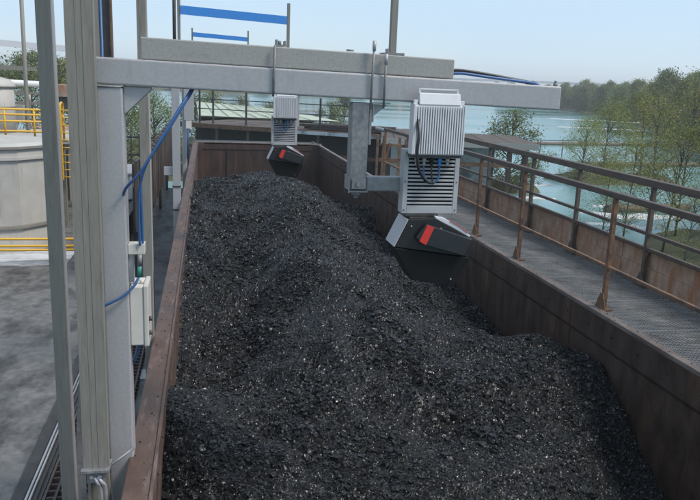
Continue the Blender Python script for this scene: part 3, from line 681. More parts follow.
# left posts -------------------------------------------------------------
def channel_post(label, x0, x1, y, z0, z1, m_='galv_post', groove=False, lean=0, depth=.07):
    t = thing('steel_post', label, 'post', ((x0+x1)/2, y, z0), 'steel posts beside the gantry')
    w_ = x1-x0
    if groove:
        for a, b, dy in ((0, .36, 0), (.36, .385, .003), (.385, .62, .0015), (.62, .64, .003), (.64, 1, 0)):
            g = MB(); g.prism([(x0+w_*a, z1), (x0+w_*b, z1), (x0+w_*b-lean, z0), (x0+w_*a-lean, z0)], y+dy, y+depth); g.build('web_strip', m_, t)
        g = MB(); g.prism([(x1+.0005, z1), (x1+.006, z1), (x1+.006-lean, z0), (x1+.0005-lean, z0)], y+.008, y+depth); g.build('flange', 'galv_post', t)
    else:
        g = MB(); g.prism([(x0, z1), (x1-.001, z1), (x1-.001-lean, z0), (x0-lean, z0)], y, y+.008); g.build('web', m_, t, .002)
        for xx, dd in ((x0, 0), (x1-.008, 1)):
            g = MB(); g.prism([(xx, z1), (xx+.008, z1), (xx+.008-lean, z0), (xx-lean, z0)], y+.0085, y+depth); g.build('flange', 'galv', t)
    return t
channel_post('wide grooved weathered steel post directly left of the pale gantry column', -.676, -.548, 3.93, .035, 3.4, groove=True, lean=.012)
channel_post('narrow weathered channel post at the left edge of the yard', -.846, -.772, 4.1, QZ, 3.4, depth=.10)
channel_post('weathered steel post behind the gantry column, beside the blue cables', -.532, -.455, 6.2, QZ, 2.9)
t = thing('steel_post', 'dark brown post with a blue cable, rising above the left end of the beam', 'post', (-.78, 6.2, QZ), 'steel posts beside the gantry')
g = MB(); g.box(-.85, -.815, 6.2, 6.27, QZ, 3.6); g.build('web', 'galv_post', t)
g = MB(); g.box(-.79, -.735, 6.22, 6.29, QZ, 3.6); g.build('web', 'dark_steel', t)
g = MB(); g.box(-.734, -.722, 6.2, 6.29, QZ, 3.6); g.build('flange', 'rust', t)
g = MB(); g.tube([(-.80, 6.21, QZ), (-.80, 6.21, 3.6)], .011, 8); g.build('cable', 'blue', t)
# clamp at the foot of the grooved post and conduits
t = thing('post_clamp', 'dark steel clamp band with a tie rod joining the grooved post and column', 'clamp', (-.61, 3.95, 0))
g = MB(); g.box(-.70, -.545, 3.90, 4.03, .018, .036); g.build('band', 'galv_dark', t, .002)
g = MB(); g.box(-.672, -.575, 3.925, 3.94, -.055, .017); g.build('plate', 'galv_dark', t, .002)
for x in (-.645, -.60):
    g = MB(); g.tube([(x, 3.925, -.01), (x, 3.912, -.01)], .012, 6); g.build('bolt', 'galv', t)
g = MB(); g.tube([(-.55, 3.96, .03), (-.50, 4.0, .05), (-.425, 4.05, .085)], .008, 8); g.build('tie_rod', 'galv_dark', t)
t = thing('steel_post', 'short lower post continuing below the clamp band', 'post', (-.62, 3.98, QZ), 'steel posts beside the gantry')
g = MB(); g.box(-.672, -.655, 3.95, 4.03, QZ, .017); g.build('flange', 'galv_post', t); g = MB(); g.box(-.654, -.56, 3.985, 4.03, QZ, .017); g.build('web', 'galv_post', t)
for i, (dx, lab) in enumerate(((0, 'pale bent conduit below the clamp band, left of the pair'), (.026, 'pale bent conduit below the clamp band, right of the pair'))):
    g = MB(); g.tube(bez([(-.632+dx*.6, 3.93, -.02), (-.615+dx, 3.92, -.05), (-.598+dx, 3.93, -.12), (-.598+dx, 3.94, -.5), (-.60+dx, 3.95, QZ)], 8), .0095, 8)
    tag(g.build('conduit', 'conduit', None, 0, (-.6, 3.93, QZ)), lab, 'conduit', 'conduits below the clamp')
# leaning flat bar
t = MB(); t.prism([(-.80,.34),(-.792,.36),(-.786,.30),(-.79,.0),(-.795,-.6),(-.80,QZ),(-.875,QZ),(-.866,-.6),(-.835,.0),(-.815,.2)], 4.6, 4.612)
tag(t.build('flat_bar', 'galv_dark', None, .001, (-.83, 4.6, QZ)), 'torn flat steel bar standing between the two left posts', 'steel bar')
# conduit tray along the kerb
t = thing('conduit_tray', 'pair of silver conduits in a dark tray along the yard edge', 'conduit tray', (-1.66, 7, QZ))
g = MB(); g.box(-1.72, -1.56, 3, 12.5, QZ+.002, QZ+.05); g.build('tray', 'dark_steel', t)
for x in (-1.69, -1.655, -1.60):
    g = MB(); g.tube([(x, 3, QZ+.07), (x, 12.5, QZ+.07)], .012 if x < -1.61 else .009, 8); g.build('conduit', 'conduit' if x < -1.61 else 'dark_steel', t)
t = thing('steel_grid', 'dark rusty steel grid covering the pit beside the yard edge', 'grid', (-1.2, 7, QZ))
g = MB(); g.box(-1.55, -.9, 3, 12.4, QZ+.002, QZ+.02); g.build('pit_cover', 'deck_dark', t)
for i in range(7):
    g = MB(); x = -1.53+i*.1; g.box(x-.012, x+.012, 3, 12.4, QZ+.02, QZ+.07); g.build('bar', 'rust_dark', t)
src = None
for i in range(78):
    y = 3.05+i*.12
    if src is None:
        g = MB(); g.box(-1.55, -.9, 3.05-.01, 3.05+.01, QZ+.021, QZ+.06); src = g.build('cross_bar', 'rust_dark', t)
    else: share('cross_bar', src, t, (0, i*.12, 0))

# ------------------------------------------------------------------ sheet-pile fence at left
t = thing('pile_wall', 'dark brown corrugated pile wall running along the quay behind the left posts', 'wall', (-1.3, 23, QZ))
y = 14.5; i = 0
while y < 33:
    w_ = .36; off = .07 if i % 2 else 0; tp = .58+rng.uniform(-.03, .03)
    g = MB(); g.box(-1.36+off, -1.30+off, y+.01, y+w_-.01, -.78-.02*(i % 3), tp); g.build('pile', 'brown_pile', t)
    y += w_; i += 1
g = MB(); g.box(-1.40, -1.37, 14.5, 33, .1, .25); g.build('waler', 'brown_pile', t)
for y in (15, 19, 23, 27, 31):
    g = MB(); g.box(-1.45, -1.371, y, y+.12, QZ, .5); g.build('support', 'dark_steel', t)
g = MB(); g.box(-1.75, -1.62, 14.5, 33, QZ-.4, -.72); g.build('shade_board', 'deck_dark', t)  # dark board painting in the shadow beneath the pile wall

# ------------------------------------------------------------------ plant at left: silo, rails, tanks
def ngon(cx, cy, rad, n, rot=0): return [(cx+rad*math.cos(rot+2*math.pi*i/n), cy+rad*math.sin(rot+2*math.pi*i/n)) for i in range(n)]
t = thing('silo', 'squat grey twelve-sided tank with flanged rings at the yard edge', 'tank', (-5, 17.6, QZ))
cx, cy, rad, n = -5.0, 18.4, 1.5, 12
def ring(z0, z1, ra, rb, name, m_='silo', bevel=0):
    pa = ngon(cx, cy, ra, n, R(8)); pb = ngon(cx, cy, rb, n, R(8))
    g = MB(); g.add([(x, y, z0) for x, y in pa]+[(x, y, z1) for x, y in pb], [tuple(range(n)), tuple(range(2*n-1, n-1, -1))]+[(i, (i+1) % n, (i+1) % n+n, i+n) for i in range(n)])
    return g.build(name, m_, t, bevel)
for i in range(n):                                      # wall panels
    pa = ngon(cx, cy, rad, n, R(8)); a = pa[i]; b = pa[(i+1) % n]; k = .985
    c_ = lambda p, s: (cx+(p[0]-cx)*s, cy+(p[1]-cy)*s)
    g = MB(); q = [a, b, c_(b, k), c_(a, k)]
    g.prism([(p[0], p[1]) for p in q], -1.18, .28, 'z'); g.build('wall_panel', 'silo', t, .004)
ring(QZ, -1.24, 1.56, 1.53, 'skirt'); ring(-1.24, -1.18, 1.6, 1.6, 'base_flange', 'galv_post'); ring(.28, .34, 1.56, 1.56, 'ring_band'); ring(.34, .52, 1.52, 1.5, 'upper_wall'); ring(.52, .57, 1.57, 1.57, 'rim_band', 'galv_post'); ring(.57, .63, 1.5, 1.35, 'roof')

def yellow_rail(label, pts, zs, z0, z1, npost, grp, rr=.028):
    a, b = Vector(pts[0]), Vector(pts[1]); t = thing('guard_rail', label, 'guard rail', ((a.x+b.x)/2, (a.y+b.y)/2, z0), grp)
    for z in zs: 
        g = MB(); g.tube([(a.x, a.y, z), (b.x, b.y, z)], rr, 8); g.build('rail', 'yellow', t)
    for i in range(npost):
        p = a.lerp(b, i/(npost-1)); g = MB(); g.tube([(p.x, p.y, z0), (p.x, p.y, z1)], rr, 8); g.build('post', 'yellow', t)
    return t
yellow_rail('low yellow barrier with three bars in front of the grey tank', ((-8, 16.0, 0), (-2.6, 16.0, 0)), (-1.235, -1.385, -1.47), QZ, -1.235, 2, 'yellow guard rails')
t = thing('service_platform', 'grey elevated platform behind the tank', 'platform', (-5, 21, QZ))
g = MB(); g.box(-9, -3.5, 20, 23.5, .40, .52); g.build('deck', 'silo', t, .005)
for x in (-8.8, -6.2, -3.7):
    for y in (20.2, 23.2):
        g = MB(); g.box(x-.08, x+.08, y-.08, y+.08, QZ, .40); g.build('leg', 'galv_post', t)
yellow_rail('yellow guard rail on the edge of the elevated platform', ((-8.5, 20.05, 0), (-3.6, 20.05, 0)), (1.25, 1.22-.1, .95, .70), .52, 1.25, 8, 'yellow guard rails')
t = thing('caged_ladder', 'yellow ladder with hooped top behind the left posts', 'ladder', (-3.55, 20.1, -.55))
for x in (-3.66, -3.40):
    g = MB(); g.tube(bez([(x, 20.0, -.55), (x, 20.0, 0), (x, 20.0, 1.25), (x, 20.1, 1.42), (x, 20.3, 1.42), (x, 20.4, 1.25), (x, 20.4, .5)], 6), .03, 8); g.build('stile', 'yellow', t)
src = None
for i in range(10):
    z = -.45+i*.19
    g = MB(); g.tube([(-3.66, 20, z), (-3.40, 20, z)], .018, 6); g.build('rung', 'yellow', t)
t = thing('hopper_tank', 'pale grey vertical tank with a domed lid at the left frame edge', 'tank', (-5.7, 22, .52))
g = MB(); g.tube([(-5.68, 22, .52), (-5.68, 22, 1.75)], .48, 20); g.build('shell', 'silo', t)
g = MB(); g.tube([(-5.68, 22, 1.75), (-5.68, 22, 1.8), (-5.68, 22, 1.95), (-5.68, 22, 2.03)], [.53, .53, .4, .1], 20); g.build('lid', 'silo', t)
g = MB(); g.tube([(-5.68, 22, 1.2), (-5.68, 22, 1.24)], .5, 20); g.build('band', 'galv_post', t)
t = thing('pipe_bridge', 'pale overhead pipe bridge crossing behind the left posts', 'pipe bridge', (-6, 23, QZ))
g = MB(); g.obox((-11, 23, 3.20), (-3.2, 23, 2.83), .2, .17); g.build('top_beam', 'white_wall', t)
g = MB(); g.obox((-11, 23, 2.40), (-4.8, 23, 2.26), .12, .12); g.build('handrail', 'galv_post', t)
g = MB(); g.tube([(-11, 22.7, 1.98), (-4.4, 22.7, 1.84)], .09, 10); g.build('pipe', 'white_wall', t)
for x in (-10.5, -7.6, -3.4):
    g = MB(); g.box(x-.07, x+.07, 22.93, 23.07, QZ, 2.75); g.build('support', 'galv_post', t)
t = thing('pipe_rack', 'grey pipe rack with vertical pipes behind the yellow platform rail', 'pipe rack', (-6.2, 24.5, QZ))
for k, x in enumerate((-7.6, -6.9, -6.35, -5.75, -5.3, -4.75)):
    g = MB(); g.tube([(x, 24.2+.1*(k % 2), QZ), (x, 24.2+.1*(k % 2), 1.3+.22*(k % 3))], .05+.02*(k % 2), 8); g.build('pipe', ('galv', 'silo', 'galv_post')[k % 3], t)
for z in (.75, 1.25, 1.55):
    g = MB(); g.obox((-8.4, 24.05, z), (-4.3, 24.05, z), .08, .08); g.build('cross_bar', 'galv_post', t)
g = MB(); g.box(-6.0, -5.4, 23.8, 24.0, .7, 1.2); g.build('control_box', 'silo', t, .01)
g = MB(); g.tube([(-4.9, 22, QZ), (-4.86, 22, 5.5)], .055, 8); tag(g.build('mast', 'galv_post', None, 0, (-4.9, 22, QZ)), 'tall thin weathered mast behind the far left post', 'mast')
t = thing('hopper', 'small brown hopper box on a stand behind the left posts', 'hopper', (-5.3, 30, QZ))
g = MB(); g.box(-5.9, -4.7, 29.6, 30.6, 1.3, 1.75); g.build('box', 'rust_wall', t, .01)
g = MB(); g.prism([(-5.9,1.3),(-4.7,1.3),(-5.1,.85),(-5.5,.85)], 29.7, 30.5); g.build('chute', 'dark_steel', t)
for x in (-5.85, -4.75):
    g = MB(); g.box(x-.06, x+.06, 29.9, 30.02, QZ-.8, 1.3); g.build('leg', 'dark_steel', t)
t = thing('beige_shed', 'low beige shed behind the left posts', 'shed', (-4.6, 25, QZ))
g = MB(); g.box(-6.5, -4.0, 24.5, 27, QZ, .1); g.build('wall', 'beige', t)
g = MB(); g.prism([(-6.6,.1),(-3.9,.1),(-3.9,.16),(-5.2,.5),(-6.6,.16)], 24.35, 27.15); g.build('roof', 'rust_wall', t)
g = MB(); g.box(-4.9, -4.3, 24.46, 24.5, QZ, -.2); g.build('door', 'dark_steel', t)
t = thing('bright_water_box', 'made-up low white box in place of bright water between the gantry column and pile wall', 'container', (-3.2, 25.5, QZ))
g = MB(); g.box(-3.7, -2.15, 24.5, 27, QZ+.05, -.95); g.build('shell', 'white_wall', t, .01)  # white box added where the water shines bright
for i in range(9):
    g = MB(); x = -3.66+i*.18; g.box(x-.03, x+.03, 24.46, 24.5, QZ+.1, -1.0); g.build('rib', 'white_wall', t)  # ribs of the added white box
g = MB(); g.box(-3.72, -2.13, 24.44, 27.02, -.945, -.89); g.build('roof_edge', 'galv', t)
t = thing('slat_fence', 'low dark fence behind the gantry column', 'fence', (-4.3, 31, QZ))
for i in range(14):
    x = -6.2+i*.32; g = MB(); g.box(x-.03, x+.03, 31, 31.05, WZ-.2, -.1-.01*(i % 3)); g.build('picket', 'dark_steel', t)
for z in (-.3, -1.0):
    g = MB(); g.box(-6.3, -1.9, 31.051, 31.09, z, z+.08); g.build('rail', 'dark_steel', t)

for k, (xa, ya, xb, yb, wd) in enumerate(((15.0, 27.2, 18.8, 25.8, 2.0), (14.0, 24.9, 16.6, 23.9, .9), (16.4, 28.8, 20.2, 28.2, .35), (13.4, 34.6, 17.8, 35.4, .55), (12.6, 31.4, 15.6, 30.6, .45), (60, 124, 84, 114, 3.2), (48, 96, 60, 92, 1.2))):  # pale patches added in place of bright sky reflections on the river
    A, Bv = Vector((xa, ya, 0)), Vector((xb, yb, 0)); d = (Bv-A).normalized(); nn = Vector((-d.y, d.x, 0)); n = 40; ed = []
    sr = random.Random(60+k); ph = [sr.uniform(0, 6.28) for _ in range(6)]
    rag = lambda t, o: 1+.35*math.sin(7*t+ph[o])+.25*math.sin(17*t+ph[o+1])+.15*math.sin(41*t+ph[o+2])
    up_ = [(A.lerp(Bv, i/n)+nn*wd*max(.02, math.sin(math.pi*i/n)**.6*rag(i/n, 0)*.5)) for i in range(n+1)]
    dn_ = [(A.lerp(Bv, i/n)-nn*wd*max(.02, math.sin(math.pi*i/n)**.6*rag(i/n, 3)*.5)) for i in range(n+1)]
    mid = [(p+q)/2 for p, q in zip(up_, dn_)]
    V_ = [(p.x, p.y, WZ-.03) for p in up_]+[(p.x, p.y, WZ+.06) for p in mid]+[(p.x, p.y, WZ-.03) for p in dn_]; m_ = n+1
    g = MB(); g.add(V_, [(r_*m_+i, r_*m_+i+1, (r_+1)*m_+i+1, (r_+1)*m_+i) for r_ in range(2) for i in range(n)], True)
    structure(g.build('sheen_patch', 'sheen'))

# ------------------------------------------------------------------ docks behind the barge
def rot2(x, y, ox, oy, a): c, s = math.cos(a), math.sin(a); return (ox+x*c-y*s, oy+x*s+y*c)
def rbox(g, ox, oy, a, x0, x1, y0, y1, z0, z1):
    p = [rot2(x, y, ox, oy, a) for x, y in ((x0,y0),(x1,y0),(x1,y1),(x0,y1))]
    g.add([(q[0], q[1], z0) for q in p]+[(q[0], q[1], z1) for q in p], [(0,3,2,1),(4,5,6,7),(0,1,5,4),(1,2,6,5),(2,3,7,6),(3,0,4,7)]); return g
t = thing('dock', 'dark timber dock with rusty edge beam behind the stern of the barge', 'dock', (3, 35, WZ))
ox, oy, a = -1.2, 36.6, R(-33)
for i in range(24):
    x = i*.5; rbox(g := MB(), ox, oy, a, x+.01, x+.49, .1, 5.5, .0, .07+rng.uniform(-.01, .015)); g.build('plank', 'dock', t)
rbox(g := MB(), ox, oy, a, -.05, 12.05, 0, .1, -.12, .09); g.build('edge_beam', 'rust', t)
rbox(g := MB(), ox, oy, a, 5, 12.1, -.03, .0, -.10, .05); g.build('concrete_edge', 'pale_concrete', t)
rbox(g := MB(), ox, oy, a, 0, 12, 1.3, 1.4, WZ-.2, -.1); g.build('back_wall_or_shade', 'deck_dark', t)  # dark sheet painting in the shade under the dock deck
for x in (.15, 1.9, 3.6, 5.4, 7.2, 9, 10.8):
    rbox(g := MB(), ox, oy, a, x-.07, x+.07, .15, .3, WZ-1, -.12); g.build('pile', 'rust_dark', t)
rbox(g := MB(), ox, oy, a, 0, 12, .12, .2, -1.1, -.95); g.build('waler', 'rust', t)
t = thing('dock_rail', 'dark post rail standing along the rear dock', 'railing', (0, 36, .1))
for x, h in ((.2, 2.7), (.85, 2.5), (1.6, 2.7), (3.4, 2.6), (5.4, 2.2), (7.2, 1.5)):
    rbox(g := MB(), ox, oy, a, x-.035, x+.035, .3, .37, .09, h); g.build('post', 'dark_steel', t)
for z in (.75, 1.2):
    rbox(g := MB(), ox, oy, a, .2, 9, .32, .35, z, z+.04); g.build('rail', 'dark_steel', t)
t = thing('timber_stack', 'untidy stack of dark beams on the rear dock, right of the smaller scanner', 'timber stack', (5.2, 35, .08))
for k in range(11):
    y_ = .6+.28*(k % 6)+rng.uniform(-.05, .05); zz = .16+.12*(k//6)
    p = rot2(6.0+rng.uniform(0, .6), y_, -1.2, 36.6, R(-33)); q = rot2(10.3+rng.uniform(-.8, .5), y_+rng.uniform(-.2, .2), -1.2, 36.6, R(-33))
    g = MB(); g.obox((p[0], p[1], zz), (q[0], q[1], zz+rng.uniform(0, .06)), .2, .11); g.build('beam', ('dock', 'rust_dark', 'brown_pile')[k % 3], t)
t = thing('shed_roof', 'pale green sheet roof lying low behind the rear dock', 'roof', (2, 42, 0))
g = MB(); g.add([(-.4,40,.25),(7.4,41,.1),(4.5,47,.45),(-.6,47,.75)], [(0,1,2,3)]); g.add([(-.4,40,.19),(7.4,41,.04),(4.5,47,.39),(-.6,47,.69)], [(3,2,1,0)]); g.build('sheet', 'tarp', t)
for i in range(9):
    x = -.3+i*.75; g = MB(); g.obox((x, 40.1+i*.1, .27-.0145*i), (x*.62-.3, 46.9, .77-.022*i), .05, .03); g.build('seam', 'tarp', t)
g = MB(); g.box(-.3, 6, 41.6, 46, WZ, .12); g.build('wall', 'brown_pile', t)
# rusty scaffold
t = thing('scaffold', 'orange rusty scaffold frame with a pale handrail behind the hanger post', 'scaffold', (6.3, 24.5, WZ))
for p, q, w_ in (((5.75,24,WZ-.5),(5.85,24,.55),.10), ((6.6,24,WZ-.5),(6.62,24,.45),.10), ((5.9,25.2,WZ-.5),(5.9,25.2,.5),.08), ((6.7,25.2,WZ-.5),(6.7,25.2,.4),.08), ((5.7,24,-.25),(6.7,24,-.25),.09), ((5.7,24,-.9),(6.8,24,-.9),.09), ((5.75,24,-.9),(6.05,24,.3),.07), ((5.7,24.05,.25),(6.8,24.05,.2),.08)):
    g = MB(); g.obox(p, q, w_, w_); g.build('bar', 'rust', t)
g = MB(); g.tube([(5.5,23.9,.80),(8.2,23.4,.25)], .05, 8); g.build('handrail', 'galv', t)
# right platform
t = thing('platform', 'weathered timber platform on dark piles beside the river at right', 'dock', (10, 27, WZ))
ox, oy, a = 6.6, 27.6, R(-13)
for i in range(12):
    x = i*.5; rbox(g := MB(), ox, oy, a, x+.01, x+.49, 0, 5.0, .13, .21+rng.uniform(-.015, .02)); g.build('plank', 'dock', t)
rbox(g := MB(), ox, oy, a, -.02, 6.02, -.06, 0, -.02, .2); g.build('edge_beam', 'galv_rough', t)
for x in (.3, 1.6, 3.0, 4.3, 5.6):
    for y in (.2, 3.5):
        rbox(g := MB(), ox, oy, a, x-.1, x+.1, y, y+.2, WZ-1, .0+.129); g.build('pile', 'brown_pile', t)
rbox(g := MB(), ox, oy, a, .2, 4.4, 1.6, 1.7, WZ, -.1); g.build('back_wall_or_shade', 'pale_concrete', t)
rbox(g := MB(), ox, oy, a, .2, 5.7, .05, .15, -.75, -.6); g.build('waler', 'rust', t)

# ------------------------------------------------------------------ floating logs, buoys
def flog(label, p, q, rad):
    g = MB(); P = [Vector(p).lerp(Vector(q), k/6) for k in range(7)]
    g.tube([(v.x, v.y+.1*math.sin(k*2), v.z) for k, v in enumerate(P)], [rad*(1-.25*k/6) for k in range(7)], 10)
    tag(g.build('floating_log', 'log', None, 0, p), label, 'log', 'floating logs')
flog('long brown floating boom log across the river', (24, 45, WZ+.1), (37, 46.5, WZ+.1), .22)
flog('short thick floating log near the overgrown bank', (16.2, 27.2, WZ+.12), (20.5, 28.0, WZ+.12), .22)
flog('thin floating log farther out on the river', (26, 62, WZ+.1), (52, 66, WZ+.1), .2)
t = thing('marker_fence', 'thin dark post fence standing in the shallows of the river', 'fence', (27, 52, WZ))
for i in range(9):
    g = MB(); x = 23+i*1.9; g.tube([(x, 52+i*.15, WZ-.5), (x, 52+i*.15, WZ+1.3)], .035, 6); g.build('post', 'dark_steel', t)
g = MB(); g.tube([(23, 52, WZ+1.15), (38.2, 53.2, WZ+1.15)], .025, 6); g.build('wire', 'dark_steel', t)

# ------------------------------------------------------------------ trees
def tree_meshes(seed, h, cr, nclump, nleaf, leaf, trunk_r, low=.3, spread=.5, clump=.28):
    rs = np.random.RandomState(seed)
    g = MB(); top = h*.85
    lean = rs.uniform(-.06, .06, 2)*h
    tp = [(lean[0]*k/5+rs.uniform(-.02, .02)*h*.3, lean[1]*k/5, top*k/5) for k in range(6)]
    g.tube(tp, [trunk_r*(1-.8*k/5) for k in range(6)], 7)
    cs = []
    for i in range(nclump):
        zz = low+(1-low)*rs.rand()**.85; q = (zz-low)/(1-low)
        env = cr*(math.sin(math.pi*min(1, .16+.84*q)**.9)*.85+.18)
        a = rs.rand()*6.283; rr = env*math.sqrt(rs.uniform(.12, 1))
        c = np.array([math.cos(a)*rr+lean[0]*zz, math.sin(a)*rr+lean[1]*zz, zz*h*.96]); cs.append(c)
        if i % 2 == 0:
            k = max(low*.6, zz-.22)
            b0 = Vector((lean[0]*k, lean[1]*k, min(top*.98, k*h))); e = Vector(c)
            g.tube([b0, b0.lerp(e, .5)+Vector((0, 0, h*.02)), e], [trunk_r*.33, trunk_r*.2, trunk_r*.06], 5)
    tm = g
    cs = np.array(cs); ci = rs.randint(0, nclump, nleaf)
    csz = rs.uniform(.55, 1.25, nclump)*cr*clump
    P = cs[ci]+np.clip(rs.randn(nleaf, 3), -1.9, 1.9)*csz[ci][:, None]*np.array([.55, .55, .42])
    P[:, 2] = np.maximum(P[:, 2], low*h*.6)
    nrm = rs.randn(nleaf, 3); nrm[:, 2] = np.abs(nrm[:, 2])+.3; nrm /= np.linalg.norm(nrm, axis=1)[:, None]
    tt = np.cross(nrm, rs.randn(nleaf, 3)); tt /= np.linalg.norm(tt, axis=1)[:, None]; bt = np.cross(nrm, tt)
    s = leaf*rs.uniform(.6, 1.3, nleaf)[:, None]
    Q4 = np.stack([P-tt*s, P+bt*s*.55, P+tt*s, P-bt*s*.55], 1).reshape(-1, 3)
    F4 = np.arange(nleaf*4).reshape(-1, 4)
    me = bpy.data.meshes.new('crown'); me.from_pydata(Q4.tolist(), [], F4.tolist())
    return tm, me
PROTO = {}
def proto(key, leafm, *a, **k):
    tm, cm = tree_meshes(*a, **k)
    o = tm.build('trunk', 'bark'); tme = o.data; bpy.data.objects.remove(o); cm.materials.append(M[leafm])
    PROTO[key] = (tme, cm)
def tree(key, label, loc, sc, rz, grp, cat='tree', name='broadleaf_tree', sz=1.0):
    t = thing(name, label, cat, loc, grp); t.rotation_euler.z = rz; t.scale = (sc, sc, sc*sz)
    for nm, me in zip(('trunk', 'crown'), PROTO[key]):
        o = bpy.data.objects.new(nm, me); COL.objects.link(o); o.parent = t
    return t
for i in range(6): proto(('far', i), 'leaf_far', 100+i, 9, 4.3, 80, 9000, .17, .2, low=.05, clump=.30)
for i in range(3): proto(('sap', i), 'leaf_near', 200+i, 5, 1.45, 56, 4800, .031, .045, low=.18, clump=.34)
for i in range(2): proto(('bush', i), 'leaf_mid', 300+i, 4, 1.6, 80, 9000, .045, .08, low=.10, clump=.30)
for i in range(2): proto(('bank', i), 'leaf_near', 500+i, 4.4, 1.9, 80, 9000, .036, .06, low=.10, clump=.28)
proto(('shrub', 0), 'leaf_near', 401, 1.2, .8, 30, 1500, .038, .03, low=.05, clump=.32)
# wooded far bank: rows of trees along the shore
tr = random.Random(21)
def bank_trees(i0, i1, step, offs, label, grp, smin, smax):
    pts = fine[i0:i1]; acc = 0
    for off in offs:
        acc = tr.uniform(0, step)
        for (a, b) in zip(pts[:-1], pts[1:]):
            L_ = math.hypot(b[0]-a[0], b[1]-a[1])
            while acc < L_:
                t_ = acc/L_; x, y, dx, dy = [a[j]*(1-t_)+b[j]*t_ for j in range(4)]
                l = math.hypot(dx, dy); o = off+tr.uniform(-2, 2)
                z = np.interp(o, [q[0] for q in rows], [q[1] for q in rows])
                tree(('far', tr.randrange(6)), label, (x+dx/l*o, y+dy/l*o, z-.2), tr.uniform(smin, smax), tr.uniform(0, 6.28), grp, sz=tr.uniform(.85, 1.2))
                acc += step*tr.uniform(.7, 1.35)
            acc -= L_
bank_trees(24, 37, 4.6, (3, 9, 17), 'leafy broadleaf tree in the dense wood on the right-hand river bank', 'trees of the wooded bank', .46, .72)
bank_trees(37, 55, 4.2, (3, 9, 17), 'leafy broadleaf tree in the dense wood on the right-hand river bank', 'trees of the wooded bank', .48, .76)
bank_trees(9, 24, 10, (3, 14), 'distant broadleaf tree on the far river bank behind the beam', 'trees of the far bank', .45, .7)
# saplings on the near bank
SAP = [(13.6,19.5,1.0,.9),(15.2,21.2,1.05,1.1),(14.6,16.0,.8,.9),(17.0,20.5,1.2,1.1),(18.4,19.0,1.15,1.1),(16.6,17.2,1.0,1.0),(19.6,22.5,1.25,1.1),(17.9,16.0,1.0,1.0),(13.0,17.6,.7,.8),(20.3,19.6,1.3,1.1),(12.3,20.8,.75,.8),(16.0,24,1.05,1.1),(15.4,18.2,.8,.9),(18.8,22.6,1.2,1.1),(20.8,23,1.3,1.0),(17.4,22.8,1.0,1.2),(14.2,22.6,.8,1.0),(19.4,17.4,1.05,1.0)]
sl_ = ['leftmost', 'second', 'third', 'fourth', 'fifth', 'sixth', 'seventh', 'eighth', 'ninth', 'tenth', 'eleventh', 'twelfth', 'thirteenth', 'fourteenth', 'fifteenth', 'sixteenth', 'seventeenth', 'rightmost']
order = sorted(range(len(SAP)), key=lambda i: SAP[i][0]/SAP[i][1])
for k, i in enumerate(order):
    x, y, s_, sz_ = SAP[i]
    tree(('sap', i % 3), 'thin sparse yellow-green sapling on the near bank, %s' % (sl_[k] if k in (0, 17) else sl_[k]+' from the left'), (x, y, max(spit_h(x, y), WZ)-.1), s_*.92, i*1.7, 'saplings on the near bank', name='sapling', sz=sz_)
tree(('bush', 0), 'round bushy tree behind the end of the timber platform', (14.2, 33, WZ-.1), 1.02, .4, None)
for (x, y, k, s_, lab) in ((-13.6, 50, 'bush', 1.5, 'dense tree behind the plant at the left frame edge'), (-11.6, 54, 'bush', 1.5, 'dense tree behind the tall mast'), (-9.3, 50, 'bush', 1.4, 'dense tree just left of the narrow channel post'), (-6.2, 47, 'bush', 1.35, 'dense tree between the two left posts'), (-3.8, 36, 'bush', .92, 'leafy tree behind the gantry column and blue cables'), (-2.6, 39, 'bush', .95, 'leafy tree left of the middle gantry column'), (-.6, 49, 'bush', .9, 'small leafy tree behind the left end of the dock rail'), (4.6, 52, 'bush', .8, 'small leafy tree behind the right slope of the pale green roof'), (8.2, 50, 'bush', .85, 'small leafy tree behind the smaller scanner'), (.4, 55, 'bush', .95, 'small leafy tree behind the pale green roof'), (2.4, 56, 'bush', .85, 'small tree beside the tall dock posts'), (11.5, 62, 'bush', .9, 'small tree beyond the dock, left of the hanger post')):
    tree((k, int(x) % 2), lab, (x, y, WZ+.2), s_, x, 'trees beyond the dock and plant')
BB = [(19.3,35.4,.85,'on the islet in the river, left of three'),(21.8,37.6,1.05,'on the islet in the river, middle of three'),(25.0,38.8,1.2,'on the islet in the river, right of three'),(19.5,22.6,.95,'behind the thin saplings, leftmost'),(22.0,23.0,1.1,'behind the thin saplings, second from the left'),(24.5,25.5,1.25,'behind the thin saplings, third from the left'),(22.6,19.0,1.0,'behind the thin saplings, rightmost and nearest')]
for i, (x, y, s_, lab) in enumerate(BB):
    tree(('bank', i % 2), 'loose yellow-green bush tree %s' % lab, (x, y, max(spit_h(x, y), WZ)-.15), s_, i*2.1, 'bush trees on the near bank')
for i, (x, y) in enumerate(((19.6,36.4),(20.6,38.2),(21.4,36.0),(22.6,38.8),(23.2,36.2),(24.4,37.2),(25.4,38.2),(22.2,37.2),(13.0,33.2),(13.8,32.6),(14.8,32.8),(15.4,33.6))):
    tree(('shrub', 0), 'low yellow-green shrub on an islet in the river', (x, y, WZ+.1), .55+.12*(i % 4), i*1.3, 'shrubs on the islets', 'shrub', 'shrub')
for i in range(44):
    x = tr.uniform(12.6, 23); y = tr.uniform(9, 23.5)
    if spit_h(x, y) < WZ+.1: continue
    tree(('shrub', 0), 'low yellow-green shrub in the undergrowth of the near bank', (x, y, spit_h(x, y)-.08), tr.uniform(.5, .95), tr.uniform(0, 6), 'shrubs on the near bank', 'shrub', 'shrub')
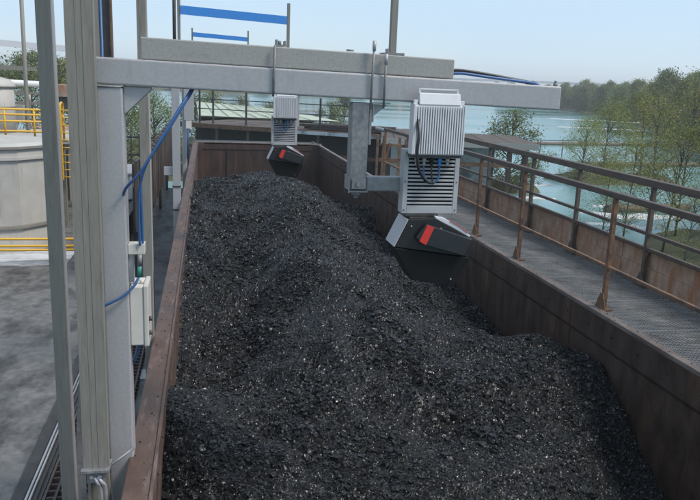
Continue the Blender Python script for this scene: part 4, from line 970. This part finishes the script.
# islet ground for the small trees beyond the dock
for (x, y, rx, ry, nm) in ((2.5, 54, 9, 7, 'islet_ground'), (11.5, 62, 4, 4, 'islet_ground'), (22.5, 37.5, 4.4, 2.4, 'islet_ground'), (14.2, 33.5, 2.2, 1.4, 'islet_ground'), (-9, 46, 14, 16, 'left_bank_ground')):
    g = MB(); vs = [(x, y, WZ+.45)]; fs = []
    for i in range(28):
        t_ = 6.2832*i/28; k = 1+.15*math.sin(i*2.1); vs.append((x+rx*.7*k*math.cos(t_), y+ry*.7*k*math.sin(t_), WZ+.3)); vs.append((x+rx*k*math.cos(t_), y+ry*k*math.sin(t_), WZ-.3))
    for i in range(28):
        j = (i+1) % 28; fs += [(0, 1+2*i, 1+2*j), (1+2*i, 2+2*i, 2+2*j, 1+2*j)]
    g.add(vs, fs, True); structure(g.build(nm, 'grass'))

# ------------------------------------------------------------------ far bank buildings and viaduct
HS = [(8, 268, 13, 6, 'leftmost'), (34, 266, 17, 5, 'second from the left'), (66, 262, 12, 6, 'third from the left'), (80, 262, 12, 5, 'rightmost')]
for i, (x, y, w_, h, lab) in enumerate(HS):
    z0 = -1.9; t = thing('riverside_house', 'orange rendered riverside house on the far bank, %s of the row' % lab, 'house', (x, y, z0), 'houses on the far bank')
    g = MB(); g.box(x-w_/2, x+w_/2, y-4, y+4, z0, z0+h); g.build('wall', ('orange_wall', 'beige')[i % 2 if i else 0], t)
    g = MB(); g.prism([(x-w_/2-.4, z0+h), (x+w_/2+.4, z0+h), (x+w_/2-1.5, z0+h+2.2), (x-w_/2+1.5, z0+h+2.2)], y-4.4, y+4.4); g.build('roof', 'roof_tile', t)
    for k in range(int(w_//2.6)):
        for fl in range(2):
            wx = x-w_/2+1.5+k*2.6; g = MB(); g.box(wx-.5, wx+.5, y-4.06, y-4.0, z0+1+fl*2.6, z0+2.4+fl*2.6); g.build('window', 'window_dark', t)
t = thing('viaduct', 'pale distant viaduct showing above the far trees', 'bridge', (330, 640, 0))
g = MB(); g.obox((180, 640, 9.5), (520, 560, 9.5), 8, 1.6); g.build('deck', 'bridge', t)
for k in range(12):
    q = Vector((180, 640, 0)).lerp(Vector((520, 560, 0)), (k+.5)/12); g = MB(); g.box(q.x-1, q.x+1, q.y-2, q.y+2, -4, 8.7); g.build('pier', 'bridge', t)

# ------------------------------------------------------------------ haze
g = MB(); g.box(-1100, 1100, -400, 1500, -6.0, 17.5)
hz = g.build('haze', 'galv'); hz['kind'] = 'stuff'; hz['label'] = 'thin pale river haze'
hm = bpy.data.materials.new('haze'); hm.use_nodes = True; N = hm.node_tree.nodes; N.clear()
ho = N.new('ShaderNodeOutputMaterial'); hv = N.new('ShaderNodeVolumePrincipled')
hv.inputs['Color'].default_value = (.93, .96, 1, 1); hv.inputs['Density'].default_value = HAZE; hv.inputs['Anisotropy'].default_value = .2
hm.node_tree.links.new(hv.outputs[0], ho.inputs['Volume']); hz.data.materials.clear(); hz.data.materials.append(hm)
